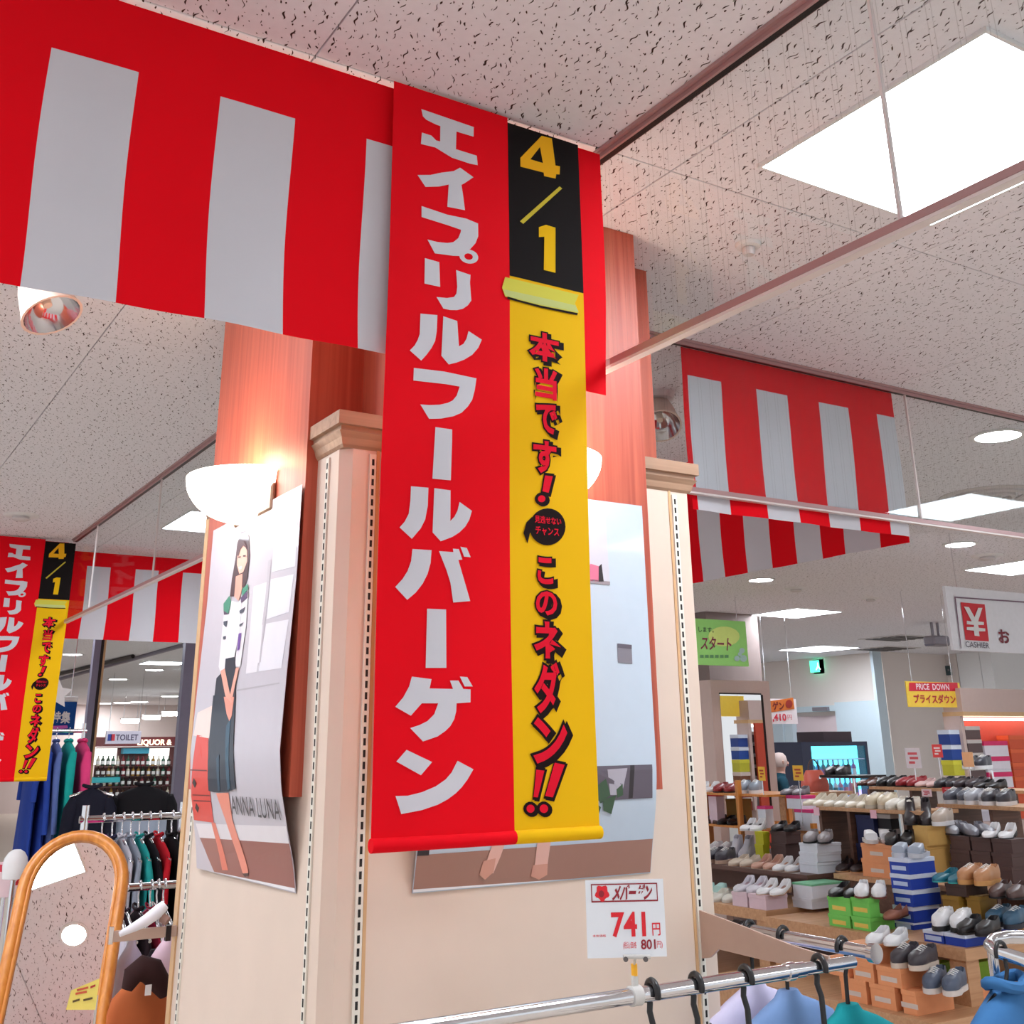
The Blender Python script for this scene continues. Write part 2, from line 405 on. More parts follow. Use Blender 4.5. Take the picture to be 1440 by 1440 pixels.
def slotted(px_axis, at, plane, z0=0.4, z1=2.09):
    b = MB(); s = MB(); w = 0.0075
    if px_axis == 'x':
        b.box(at-w, plane-0.004, z0, at+w, plane+0.002, z1)
        z = z0+0.01
        while z < z1-0.02: s.box(at-0.0026, plane-0.0046, z, at+0.0026, plane-0.003, z+0.0135); z += 0.0215
    else:
        b.box(plane-0.004, at-w, z0, plane+0.002, at+w, z1)
        z = z0+0.01
        while z < z1-0.02: s.box(plane-0.0046, at-0.0026, z, plane-0.003, at+0.0026, z+0.0135); z += 0.0215
    p = b.build('slotted_post', M['post'], col)
    q = s.build('slots', M['slot'], p); q.location = (0, 0, 0)
    tag(q, kind='stuff')
    # parent of a part is unrotated at the origin of the column: shift the sub-part by the same offset
    return p
slotted('x', 0.962, y0); slotted('x', 1.787, y0); slotted('y', 2.165, x0); slotted('y', 2.935, x0)
for xx in (0.975, 1.773): bx('joint_strip', M['tan'], col, (xx-0.004, y0-0.002, 0.3), (xx+0.003, y0+0.002, 2.1))

# ------------------------------------------------------------------ glass smoke screens under the ceiling
def screen(label, axis, at, a, b, joints, zb=2.272, loc=None):
    t = thing('smoke_screen', label, 'glass screen', ((a+b)/2, at, H) if axis == 'x' else (at, (a+b)/2, H), 'hanging glass smoke screens')
    def B(name, m, s0, s1, w0, w1, z0, z1):
        return bx(name, m, t, (s0, at+w0, z0), (s1, at+w1, z1)) if axis == 'x' else bx(name, m, t, (at+w0, s0, z0), (at+w1, s1, z1))
    B('ceiling_channel', M['alu'], a, b, -0.022, 0.022, H-0.008, H-0.0005); B('channel_lip', M['alu'], a, b, -0.012, -0.006, H-0.018, H-0.008)
    B('channel_gap', M['darkalu'], a, b, -0.006, 0.012, H-0.016, H-0.008)
    ed = [a]+joints+[b]
    for i in range(len(ed)-1): B('pane', M['glass'], ed[i]+0.002, ed[i+1]-0.002, -0.003, 0.003, zb, H-0.01)
    for j in joints: B('joint_bead', M['pale'], j-0.0025, j+0.0025, -0.004, 0.004, zb, H-0.01)
    B('bottom_rail', M['alu'], a, b, -0.010, 0.010, zb-0.014, zb); B('rail_cap', M['pale'], a, b, -0.008, 0.012, zb-0.020, zb-0.014)
    return t
screen('near glass smoke screen running from the square ceiling light to the column', 'y', XG, -1.2, 2.058, [1.0])
screen('far glass smoke screen running back from the column to the second banner', 'y', XG, 3.075, 7.365, [4.0, 5.38, 6.74])
screen('glass smoke screen in front of the striped curtain at right', 'x', YC, 1.857, 9.0, [3.42, 5.2, 7.0])

# ------------------------------------------------------------------ striped curtains
def curtain(label, axis, at, a, b, whites, z0, zh, ztop=H-0.012, sgn=1, name='striped_curtain', bend=0.0):
    if axis == 'x':
        sh = Sheet((0, at, 0), (1, 0, 0), (0, 0, 1)); loc = ((a+b)/2, at, ztop)
    else:
        sh = Sheet((at, 0, 0), (0, -1, 0), (0, 0, 1)); loc = (at, (a+b)/2, ztop)
    def disp(u, v):
        k = (ztop-v)/(ztop-z0); return (0.006*math.sin(9*v+u*3)*k, 0, 0.004*math.sin(u*11+v*4)*k+0.003*math.sin(u*27)*k+bend*k*k)
    sh.disp = disp
    t = thing(name, label, 'curtain', loc, 'red and white striped curtains')
    f = (lambda s: s) if axis == 'x' else (lambda s: -s)
    def C(nm, m, s0, s1, v0, v1):
        u0, u1 = sorted((f(s0), f(s1))); sh.cloth(nm, m, t, u0, u1, v0, v1, max(2, int((u1-u0)/0.02)), max(3, int((v1-v0)/0.03)))
    C('header_band', M['red'], a, b, zh, ztop)
    e = [a]
    for w in whites: e += [max(w[0], a), min(w[1], b)]
    e.append(b)
    for i in range(len(e)-1):
        if e[i+1]-e[i] > 0.004: C('white_stripe' if i % 2 else 'red_stripe', M['white'] if i % 2 else M['red'], e[i], e[i+1], z0, zh)
    return t
c1 = curtain('large red and white striped curtain at the top left beside the main banner', 'x', Y1, -0.39, 1.342, [(-0.10, 0.045), (0.19, 0.334), (0.48, 0.624), (0.77, 0.914), (1.06, 1.204)], 2.19, 2.625)
c2 = curtain('striped curtain hanging behind the glass screen at upper right', 'x', YC+0.022, 2.33, 3.372, [(2.352, 2.5), (2.66, 2.81), (2.967, 3.118), (3.272, 3.372)], 2.208, 2.662)
c3 = curtain('lower striped curtain showing beneath the right-hand one, running away to the column', 'y', 3.40, 2.668, 4.25, [(2.796, 2.963), (3.089, 3.228), (3.37, 3.519), (3.663, 3.818), (3.96, 4.1)], 2.195, 2.66)
c4 = curtain('small distant striped curtain seen under the left glass screen', 'x', 7.73, 1.40, 2.95, [(1.517, 1.669), (1.834, 1.988), (2.154, 2.305), (2.47, 2.62)], 2.195, 2.666)
c5 = copy_tree(c1); c5.location = Vector(c1.location)+Vector((-0.01, 5.68, 0)); c5['label'] = 'sliver of distant striped curtain behind the second banner at the left edge'

# ------------------------------------------------------------------ main banner
BY = 1.728
ban = thing('sale_banner', 'long red and yellow hanging sale banner with white vertical lettering in front of the column', 'banner', (1.04, BY, H-0.012), 'sale banners')
def bdisp(u, v):
    k = (2.76-v)/1.4; return (-0.007*k+0.0015*math.sin(6*v), 0, 0.0035*math.sin(3.3*v+4*u)*k+0.002*math.sin(13*u+1)*k)
bs = Sheet((0, BY, 0), (1, 0, 0), (0, 0, 1), bdisp)
ZB = 1.352
redh = bs.cloth('red_half', M['red'], ban, 0.818, 1.0845, ZB, 2.760, 12, 50)
yelh = bs.cloth('yellow_half', M['yellow'], ban, 1.0845, 1.2665, ZB, 2.42, 8, 40)
blkh = bs.cloth('black_top', M['black'], ban, 1.0845, 1.2665, 2.395, 2.748, 8, 12, lay=0.0004)
for nm, mm, a, b in (('bottom_hem', M['red'], 0.812, 1.079), ('bottom_hem', M['yellow'], 1.079, 1.2585)):
    MB().tube([(a, BY-0.002, ZB+0.004), (b, BY-0.002, ZB+0.004)], 0.011, 12).build(nm, mm, ban, smooth=True)
L1 = 0.0012
S = 7.2
letters = [
 (540, 130, [[(380,172),(910,355),(908,452),(735,400),(728,578),(940,645),(948,740),(870,725),(690,665),(600,610),(520,560),(375,525),(385,410),(480,440),(530,490),(570,500),(572,345),(520,325),(430,280),(395,245)]]),
 (540, 130, [[(340,838),(470,838),(580,815),(705,800),(770,765),(905,862),(810,925),(783,938),(800,1050),(818,1195),(640,1160),(655,935),(560,955),(420,958)]]),
 (540, 320, [[(380,-216),(640,-128),(830,-88),(950,-38),(952,90),(925,160),(870,222),(800,250),(770,290),(700,288),(515,262),(440,122),(540,148),(640,158),(700,150),(750,110),(775,50),(778,25),(640,-23),(380,-106)]]),
 (540, 320, [ell(857,296,97,70,22,0.25), ell(855,296,44,32,16,0.25)]),
 (540, 320, [[(415,310),(560,352),(570,602),(412,568)]]),
 (540, 320, [[(730,432),(875,482),(870,560),(885,740),(850,790),(800,825),(740,838),(670,836),(605,822),(535,705),(640,715),(710,705),(735,670),(742,600)]]),
 (540, 320, [[(375,872),(545,888),(540,1050),(525,1150),(490,1220),(440,1290),(388,1348),(272,1245),(320,1195),(350,1140),(370,1080)]]),
 (540, 320, [[(605,900),(745,948),(765,1205),(810,1180),(840,1130),(860,1050),(995,1138),(960,1220),(900,1290),(820,1340),(740,1370),(665,1388),(590,1300)]]),
 (540, 510, [[(315,55),(620,92),(945,162),(930,280),(905,380),(860,450),(800,510),(720,545),(600,568),(475,572),(385,425),(480,432),(580,428),(660,410),(710,385),(750,335),(778,245),(640,220),(312,182)]]),
 (540, 510, [[(540,655),(708,680),(708,800),(700,1195),(515,1178)]]),
 (540, 670, [[(300,102),(475,118),(470,300),(445,440),(400,530),(312,635),(188,520),(240,460),(280,380),(295,250)]]),
 (540, 670, [[(535,122),(698,145),(698,455),(740,410),(770,350),(790,262),(915,352),(890,440),(850,510),(790,570),(720,615),(602,660),(520,570)]]),
 (540, 670, [[(318,738),(510,750),(500,880),(470,990),(420,1090),(350,1180),(265,1252),(145,1122),(220,1040),(270,960),(305,860)]]),
 (540, 670, [[(585,760),(730,770),(725,735),(785,740),(820,845),(780,850),(900,1265),(728,1280),(700,1080),(660,950)]]),
 (540, 670, [[(800,715),(865,728),(905,822),(838,815)]]),
 (540, 860, [[(465,-26),(655,-18),(655,572),(447,572)]]),
 (540, 860, [[(308,660),(505,686),(485,780),(720,785),(690,700),(775,700),(825,785),(898,790),(895,920),(755,930),(750,1010),(730,1090),(690,1160),(640,1210),(560,1265),(415,1315),(288,1180),(380,1150),(460,1110),(530,1040),(570,930),(405,930),(295,1055),(140,965),(220,870),(280,760)]]),
 (540, 860, [[(790,660),(865,665),(920,760),(838,760)]]),
 (540, 1000, [[(250,392),(505,515),(392,648),(148,510)]]),
 (540, 1000, [[(760,502),(920,588),(860,690),(800,770),(740,830),(660,890),(560,945),(400,1000),(195,1040),(138,858),(260,855),(400,820),(540,760),(640,690),(700,620)]]),
]
for ox, oy, loops in letters:
    bs.patch('letter', M['white'], redh, [bs.px(l, ox, oy, S) for l in loops], L1, 0.04)
orange = cloth_mat('orange_yellow_print', (246, 180, 30)); ygreen = cloth_mat('yellow_green_print', (216, 208, 84)); ypale = cloth_mat('pale_green_print', (200, 205, 130))
inkred = cloth_mat('red_ink', (232, 20, 48)); inkblack = cloth_mat('black_ink', (26, 12, 12), 0.0)
def b3(nm, m, pts, lay, holes=()): return bs.patch(nm, m, blkh if nm.startswith('date') else yelh, [bs.px(pts, 480, 0, 3)]+[bs.px(h, 480, 0, 3) for h in holes], lay, 0.05)
b3('date_digit', orange, [(845,575),(888,586),(903,700),(922,704),(920,738),(906,737),(903,755),(855,745),(853,730),(755,705),(755,668)], 0.0018, [[(838,622),(850,690),(797,674)]])
b3('date_slash', cloth_mat('dull_yellow', (205, 185, 60)), [(752,935),(920,788),(931,797),(766,946)], 0.0018)
b3('date_digit', M['yellow'], [(832,960),(862,950),(902,962),(902,1152),(853,1140),(855,1000),(832,1002)], 0.0018)
b3('printed_roll', ygreen, [(690,1170),(850,1208),(1000,1245),(985,1280),(1000,1322),(840,1290),(690,1252),(677,1215)], 0.0018)
b3('printed_roll_edge', ypale, [(682,1222),(840,1256),(987,1290),(1000,1318),(840,1287),(692,1249)], 0.0022)
b3('printed_shadow_line', inkblack, [(700,1252),(840,1290),(997,1322),(995,1331),(840,1299),(700,1262)], 0.0018)
def ytext(ch, x0, y0, x1, y1, sh=0.0, bold=0.035, rot=0.0):
    bs.pxtext('letter_outline', inkblack, yelh, ch, x0+3, y0+3, x1+5, y1+4, 0.0014, bold+0.055, sh, rot=rot)
    bs.pxtext('letter_outline', inkblack, yelh, ch, x0, y0, x1, y1, 0.0015, bold+0.050, sh, rot=rot)
    bs.pxtext('letter', inkred, yelh, ch, x0, y0, x1, y1, 0.0020, bold, sh, rot=rot)
for a in (('本', 747, 470, 786, 507), ('当', 755, 520, 783, 560), ('で', 757, 570, 784, 608), ('す', 754, 622, 784, 664), ('こ', 761, 786, 781, 820), ('の', 759, 833, 787, 864), ('ネ', 757, 876, 791, 924), ('ダ', 757, 934, 790, 1000), ('ン', 756, 1012, 800, 1070)): ytext(*a)
def grow(pts, d):
    cx_ = sum(p[0] for p in pts)/len(pts); cy_ = sum(p[1] for p in pts)/len(pts); out = []
    for x, y in pts: r = math.hypot(x-cx_, y-cy_); out.append((x+(x-cx_)/r*d, y+(y-cy_)/r*d))
    return out
for pts, ox, oy, sc in (([(312,985),(362,990),(337,1095),(297,1085)], 700, 450, 4.5), (ell(293,1133,24,22,14), 700, 450, 4.5), ([(205,1160),(247,1165),(212,1300),(190,1298)], 700, 760, 3.6), (ell(174,1357,21,21,14), 700, 760, 3.6), ([(300,1125),(352,1135),(290,1300),(250,1293)], 700, 760, 3.6), (ell(243,1357,22,22,14), 700, 760, 3.6)):
    pq = [(ox+x/sc, oy+y/sc) for x, y in pts]
    bs.patch('mark_outline', inkblack, yelh, [bs.px(grow(pq, 4.2))], 0.0015, 0.05); bs.patch('mark_outline', inkblack, yelh, [bs.px([(x+2.5, y+2) for x, y in grow(pq, 4)])], 0.00155, 0.05); bs.patch('exclamation_mark', inkred, yelh, [bs.px(pq)], 0.0020, 0.05)
bs.patch('speech_bubble', inkblack, yelh, [bs.px(ell(774, 741, 25.5, 26, 28), 0, 0, 1)], 0.0016, 0.04)
bs.patch('speech_bubble_tail', inkblack, yelh, [bs.px([(752,727),(744,735),(740,750),(746,765),(749,750),(760,745)], 0, 0, 1)], 0.0017, 0.04)
bs.pxtext('bubble_lettering', inkred, yelh, '見逃せない', 756, 727, 793, 737, 0.0022, 0.02); bs.pxtext('bubble_lettering', inkred, yelh, 'チャンス', 757, 742, 790, 753, 0.0022, 0.02)
ban2 = copy_tree(ban); ban2.location = Vector(ban.location)+Vector((0.10, 5.655, 0)); ban2['label'] = 'second distant sale banner hanging at the left edge, partly out of view'

# ------------------------------------------------------------------ posters on the column
def plain(c, r=0.35): return mat('print_%d_%d_%d' % c, c, r, var=0.03, coat=0.25)
def interp(x, xs, ys): return float(np.interp(x, xs, ys))
def pdispL(u, v):
    z = v; return (0, 0, interp(z, [1.235, 1.29, 1.36, 1.43, 1.5, 1.65, 1.85, 2.06], [-0.031, -0.022, -0.004, 0.012, 0.019, 0.013, 0.003, 0.001])*(0.75+0.25*(u+2.84)/0.61))
ps = Sheet((0.862, 0, 0), (0, -1, 0), (0, 0, 1), pdispL)
pl = thing('fashion_poster', "glossy poster of a woman in a dark skirt on the column's left face", 'poster', (0.862, 2.53, 1.24), 'fashion posters')
plS = ps.cloth('sheet', plain((196, 190, 198)), pl, -2.842, -2.228, 1.238, 2.042, 14, 40, 0.0008)
def q3(nm, col, pts, lay=1, ox=240, oy=700, sc=4.966):
    return ps.patch(nm, plain(col), plS, [[(min(max(u, -2.84), -2.23), min(max(v, 1.24), 2.04)) for u, v in ps.px(pts, ox, oy, sc)]], 0.0006*lay, 0.04)
def q4(nm, col, pts, lay=1): return q3(nm, col, pts, lay, 240, 980)
q3('printed_door_panel', (226,222,228), [(590,620),(680,590),(650,1215),(560,1230)]); q3('printed_door_panel', (228,226,232), [(735,240),(890,170),(880,480),(715,520)])
q3('printed_door_panel', (226,224,232), [(710,570),(870,535),(850,800),(690,850)]); q3('printed_door_panel', (226,224,232), [(690,880),(850,850),(815,1190),(650,1215)])
q3('printed_door_edge', (188,182,190), [(690,440),(712,430),(660,1210),(640,1215)]); q3('printed_wall_line', (176,170,176), [(500,1340),(805,1290),(805,1300),(500,1352)])
q4('printed_floor', (150,92,82), [(165,985),(830,1035),(875,1375),(230,1252),(200,1120)]); q4('printed_baseboard', (224,218,222), [(155,885),(820,908),(832,1035),(165,985)], 1)
q4('printed_border', (236,234,238), [(228,1252),(876,1372),(876,1400),(228,1270)], 2)
q4('printed_chest', (222,66,54), [(225,265),(310,280),(300,600),(285,880),(150,860),(152,690)], 2); q4('printed_chest_top', (240,214,206), [(225,110),(330,60),(320,290),(200,270)], 2)
for yy in (505, 680, 720): q4('printed_drawer_line', (120,30,26), [(170,yy),(292,yy+5),(292,yy+13),(170,yy+8)], 3)
for cx_, cy_ in ((195,600), (187,775)): q4('printed_knob', (40,14,14), [(cx_-14,cy_),(cx_,cy_-36),(cx_+14,cy_),(cx_,cy_+36)], 3)
q4('printed_leg', (226,120,96), [(268,880),(296,880),(330,1215),(290,1215)], 2)
q3('printed_hair', (62,26,32), [(500,240),(530,233),(553,265),(562,400),(548,560),(522,640),(500,600),(480,600),(455,690),(425,690),(438,570),(462,430),(474,320)], 3)
q3('printed_neck', (226,160,140), [(468,550),(515,530),(512,640),(490,722),(458,690)], 4)
q3('printed_face', (238,178,158), [(490,332),(520,318),(545,370),(546,445),(520,520),(492,532),(475,470),(478,395)], 4)
q3('printed_fringe', (70,30,34), [(476,400),(490,320),(525,300),(548,360),(520,335),(500,360),(486,410)], 5)
q3('printed_eye', (50,24,24), [(486,412),(503,408),(503,418),(486,422)], 5); q3('printed_eye', (50,24,24), [(519,402),(538,400),(538,410),(519,413)], 5)
q3('printed_smile', (244,240,240), [(488,485),(512,478),(508,496),(494,502)], 5)
q3('printed_sleeve', (232,226,230), [(390,760),(430,700),(440,1180),(380,1220),(366,1180)], 3); q3('printed_sleeve', (228,222,228), [(510,640),(556,610),(550,900),(522,1180),(484,1180)], 3)
q3('printed_blouse', (240,236,240), [(440,720),(490,735),(512,690),(510,900),(478,1112),(424,1122),(412,1000)], 4)
q3('printed_green_shoulder', (42,132,104), [(385,740),(425,685),(440,725),(424,812),(388,790)], 5); q3('printed_green_shoulder', (42,132,104), [(512,640),(556,600),(556,640),(515,690)], 5)
q3('printed_purple_patch', (80,44,84), [(388,790),(424,775),(428,812),(392,818)], 5); q3('printed_purple_patch', (74,46,92), [(505,700),(554,650),(550,700),(510,735)], 5)
for pts in ([(500,790),(545,760),(530,800),(505,810)], [(505,885),(535,870),(525,890),(505,900)], [(390,865),(420,858),(410,905),(392,888)], [(392,970),(412,965),(410,988),(392,990)]): q3('printed_stripe', (60,70,86), pts, 5)
q3('printed_stripe', (104,64,150), [(502,950),(522,944),(514,1060),(496,1070)], 5)
q3('printed_skirt', (16,32,50), [(415,1125),(478,1110),(492,1190),(496,1420),(340,1450),(355,1260),(412,1200)], 4); q4('printed_skirt', (14,34,54), [(336,-10),(497,-10),(490,640),(430,662),(330,665),(290,655),(318,300)], 4)
q4('printed_skirt_fold', (26,74,98), [(440,200),(470,150),(452,640),(430,650)], 5); q4('printed_skirt_fold', (24,64,88), [(370,430),(392,400),(376,655),(360,655)], 5)
q3('printed_arm', (234,166,146), [(384,1210),(414,1192),(472,1420),(452,1445),(425,1380)], 5); q3('printed_arm', (234,166,146), [(494,1190),(516,1185),(470,1440),(455,1400)], 5)
q4('printed_hand', (232,150,130), [(415,0),(490,0),(478,130),(462,170),(440,120)], 5)
q4('printed_leg', (232,140,118), [(340,672),(430,668),(424,860),(468,1200),(468,1240),(430,1240),(404,1080),(372,850)], 3)
q4('printed_shoe_shadow', (70,36,32), [(425,1236),(470,1236),(462,1256),(440,1262)], 3)
ps.pxtext('poster_lettering', plain((34, 26, 34)), plS, 'ANNA LUNA', 327, 1121, 396, 1149, 0.004, 0.0, step=0.05)

def pdispR(u, v):
    return (0, 0, interp(v, [1.235, 1.30, 1.38, 1.44, 1.7, 2.05], [-0.036, -0.022, -0.004, 0.004, 0.002, 0.0]))
pr_s = Sheet((0, 2.052, 0), (1, 0, 0), (0, 0, 1), pdispR)
pr = thing('fashion_poster', 'pale interior poster behind the banner on the column front, printed feet below', 'poster', (1.36, 2.052, 1.24), 'fashion posters')
prS = pr_s.cloth('sheet', plain((186, 200, 214)), pr, 1.072, 1.654, 1.238, 2.042, 12, 30, 0.0008)
def q5(nm, col, pts, lay=1): 
    return pr_s.patch(nm, plain(col), prS, [[(min(max(u, 1.0735), 1.6525), min(max(v, 1.24), 2.04)) for u, v in pr_s.px(pts)]], 0.0006*lay, 0.05)
q5('printed_floor', (158,118,104), [(560,1206),(930,1180),(930,1232),(913,1231),(820,1240),(560,1256)])
q5('printed_border', (236,236,240), [(560,1256),(820,1239),(930,1229),(930,1238),(560,1266)], 2)
q5('printed_left_panel', (196,196,208), [(805,706),(850,712),(857,820),(805,815)]); q5('printed_niche_shelf', (150,140,148), [(805,812),(857,818),(857,823),(805,818)], 2)
q5('printed_flowers', (206,110,140), [(822,800),(830,793),(843,797),(842,818),(822,817)], 2); q5('printed_bottle', (40,30,34), [(841,797),(845,793),(848,818),(841,818)], 3)
q5('printed_dark_niche', (122,118,128), [(867,905),(887,907),(888,934),(868,932)], 2); q5('printed_dark_niche_top', (86,80,92), [(867,905),(887,907),(887,913),(867,911)], 3)
q5('printed_window', (92,84,96), [(815,1078),(915,1075),(918,1122),(815,1128)], 2); q5('printed_window_bar', (40,34,40), [(884,1076),(890,1076),(890,1122),(884,1123)], 3); q5('printed_vase', (170,166,178), [(852,1082),(880,1080),(874,1118),(858,1118)], 3)
for pts in ([(832,1110),(850,1095),(858,1118),(845,1130)], [(848,1125),(866,1118),(862,1145),(850,1140)], [(838,1130),(846,1135),(842,1160),(836,1150)], [(866,1110),(874,1102),(876,1118),(868,1122)]): q5('printed_leaf', (56,84,60), pts, 4)
q5('printed_box', (44,34,38), [(560,1196),(610,1194),(610,1204),(560,1207)], 2)
q5('printed_leg', (222,176,164), [(700,1180),(718,1180),(712,1205),(704,1230),(690,1226)], 3); q5('printed_leg', (222,176,164), [(762,1180),(781,1180),(780,1222),(762,1222)], 3)
q5('printed_shoe', (206,150,132), [(688,1212),(705,1208),(704,1228),(693,1239),(684,1232)], 4); q5('printed_shoe', (206,150,132), [(759,1218),(780,1216),(781,1232),(770,1239),(758,1234)], 4)

# ------------------------------------------------------------------ wall sconces
def sconce(label, c, axis):
    t = thing('wall_sconce', label, 'wall lamp', c, 'bowl shaped wall sconces')
    a, b, h = 0.17, 0.155, 0.105
    def mk(sa, sb, sh, inner=0.0):
        mb = MB(); R = []
        for j in range(13):
            ph = math.pi/2*j/12; r = math.cos(ph)**0.85 if j < 12 else 0.0; row = []
            for i in range(25):
                th = math.pi*i/24; s, tt = sa*r*math.cos(th), sb*r*math.sin(th)
                row.append((c[0]-tt-0.004, c[1]+s, c[2]-sh*math.sin(ph)) if axis == 'x' else (c[0]+s, c[1]-tt-0.004, c[2]-sh*math.sin(ph)))
            R.append(row)
        mb.loft(R, closed=False, caps=False); return mb
    o = mk(a, b, h).build('glass_shade', M['sconce'], t, smooth=True)
    so = o.modifiers.new('thick', 'SOLIDIFY'); so.thickness = 0.004
    if axis == 'x': bx('back_plate', M['molding'], t, (c[0]-0.012, c[1]-0.16, c[2]-0.10), (c[0], c[1]+0.10, c[2]-0.005), 0.004)
    else: bx('back_plate', M['molding'], t, (c[0]-0.12, c[1]-0.012, c[2]-0.10), (c[0]+0.12, c[1], c[2]-0.005), 0.004)
    lp = (c[0]-0.06, c[1], c[2]-0.02) if axis == 'x' else (c[0], c[1]-0.06, c[2]-0.02)
    MB().lathe([(0.0, -0.02), (0.018, -0.01), (0.02, 0.005), (0.012, 0.02), (0.0, 0.024)], lp, 12).build('bulb', M['sconce'], t, smooth=True)
    ld = bpy.data.lights.new('sconce_light', 'POINT'); ld.energy = 1.6; ld.color = (1.0, 0.62, 0.38); ld.shadow_soft_size = 0.05
    lo = bpy.data.objects.new('sconce_light', ld); COL.objects.link(lo); lo.parent = t
    lo.location = (-0.075, 0, 0.03) if axis == 'x' else (0, -0.075, 0.03)
    return t
sconce('glowing white bowl sconce on the wood left face of the column', (0.868, 2.567, 2.12), 'x')
sconce('glowing white bowl sconce half hidden behind the yellow banner edge', (1.337, 2.06, 2.12), 'y')

# ------------------------------------------------------------------ ceiling fittings
def square_light(x0, y0, s, label, grp='square ceiling lights'):
    t = thing('square_ceiling_light', label, 'ceiling light', (x0+s/2, y0+s/2, H), grp)
    f = MB(); w = 0.008
    for a in ((x0, y0, x0+s, y0+w), (x0, y0+s-w, x0+s, y0+s), (x0, y0+w, x0+w, y0+s-w), (x0+s-w, y0+w, x0+s, y0+s-w)): f.box(a[0], a[1], H-0.010, a[2], a[3], H-0.0005)
    f.build('frame', M['whitep'], t); bx('diffuser', M['lamp'], t, (x0+w, y0+w, H-0.007), (x0+s-w, y0+s-w, H-0.002))
    return t
square_light(1.695, 1.005, 0.61, 'large square recessed ceiling light at the top right corner')
square_light(1.71, 6.10, 0.6, 'square ceiling light seen through the left glass screen beside the column')
square_light(8.30, 7.95, 0.65, 'nearer of two diamond-looking square lights over the shoe department')
square_light(11.86, 11.0, 0.8, 'farther of two diamond-looking square lights by the exit sign')
square_light(-0.42, 2.6, 0.6, 'square ceiling light seen only in the arched mirror')
square_light(7.6, 4.9, 0.6, 'square ceiling light cut off at the right edge below the round vent')
k = 0
for (a, b) in ((-1.9, 1.0), (-1.9, -1.7), (1.7, -1.7), (4.3, -1.7), (-1.9, 3.6), (5.2, 1.0), (8.3, 1.0), (11.9, 4.4), (12.0, 7.9), (-1.0, 6.1), (4.6, 8.9), (1.2, 9.8), (4.4, 12.6), (1.7, 12.6), (8.3, 12.6), (4.4, 17.2), (8.3, 17.2)):
    square_light(a, b, 0.6, 'square ceiling light elsewhere in the store', 'ceiling lights outside the view')
def downlight(x, y, label, r=0.075, z=H):
    t = thing('downlight', label, 'ceiling light', (x, y, z), 'round downlights')
    MB().lathe([(r, -0.0005), (r*1.25, -0.0005), (r*1.28, -0.006), (r*1.0, -0.008), (r, -0.0005)], (x, y, z), 24).build('trim_ring', M['whitep'], t, smooth=True)
    MB().lathe([(0.0, -0.004), (r, -0.004), (r, -0.001)], (x, y, z), 24).build('lamp_face', M['down'], t)
for (px, py, lb) in ((1070, 815, 'round downlight below the lower striped curtain'), (1350, 765, 'round downlight near the right edge below the vent'), (1403, 612, 'round downlight glowing through the glass at the right edge')):
    p = PZ(px, py); downlight(p.x, p.y, lb, 0.095)
downlight(0.03, 2.33, 'round downlight seen only in the arched mirror', 0.05)
for (px, py, lb) in ((102, 920, 'downlight right of the second banner bottom curtain'), (217, 942, 'downlight under the right end of the distant striped curtain'), (166, 955, 'downlight above the dark door post'), (239, 979, 'small downlight left of the right-hand door post'), (196, 987, 'small downlight above the toilet sign'), (172, 988, 'tiny downlight left over the toilet sign'), (144, 989, 'tiny downlight furthest left over the toilet sign')):
    p = PZ(px, py); downlight(p.x, p.y, lb, 0.011*math.hypot(p.x, p.y)*0.55+0.02)
def detector(x, y, label, r=0.035):
    t = thing('smoke_detector', label, 'detector', (x, y, H), 'ceiling detectors')
    MB().lathe([(0, -0.012), (r*1.45, -0.010), (r*1.6, -0.0005)], (x, y, H), 20).build('base', M['whitep'], t, smooth=True)
    MB().lathe([(0, -0.034), (r*0.6, -0.033), (r*0.8, -0.026), (r*0.75, -0.012)], (x, y, H), 16).build('sensor_head', M['grille'], t, smooth=True)
for px, py, lb, r in ((1052, 343, 'small round detector on the ceiling left of the big light', 0.022), (30, 724, 'round detector on the ceiling at the left edge', 0.06), (1119, 827, 'dark small ceiling fitting right of the downlight', 0.06), (1224, 841, 'tiny dark ceiling fitting at right centre', 0.05), (1388, 781, 'flat ceiling fitting below the right downlight', 0.07)):
    p = PZ(px, py); detector(p.x, p.y, lb, r)
p = PZ(1392, 697)
t = thing('air_vent', 'large round ceiling air diffuser at the right edge', 'vent', (p.x, p.y, H))
for i, (r, z) in enumerate(((0.27, -0.004), (0.2, -0.012), (0.13, -0.018), (0.06, -0.022))):
    MB().lathe([(r, -0.0005), (r*1.0, z), (r*0.86, z-0.004), (r*0.82, z+0.004), (r*0.84, -0.0005)], (p.x, p.y, H), 32).build('cone_ring', M['grille'], t, smooth=True)
for px, py, lb in ((1262, 897, 'flat dark grille on the far ceiling left of the cashier sign'), (1245, 912, 'small flat grille under the larger far grille')):
    p = PZ(px, py)
    t = thing('ceiling_grille', lb, 'vent', (p.x, p.y, H), 'far ceiling grilles')
    bx('frame', M['grille'], t, (p.x-0.35, p.y-0.35, H-0.008), (p.x+0.35, p.y+0.35, H-0.0005))
    for i in range(5): bx('louvre', M['darkalu'], t, (p.x-0.3, p.y-0.28+0.12*i, H-0.014), (p.x+0.3, p.y-0.22+0.12*i, H-0.009))
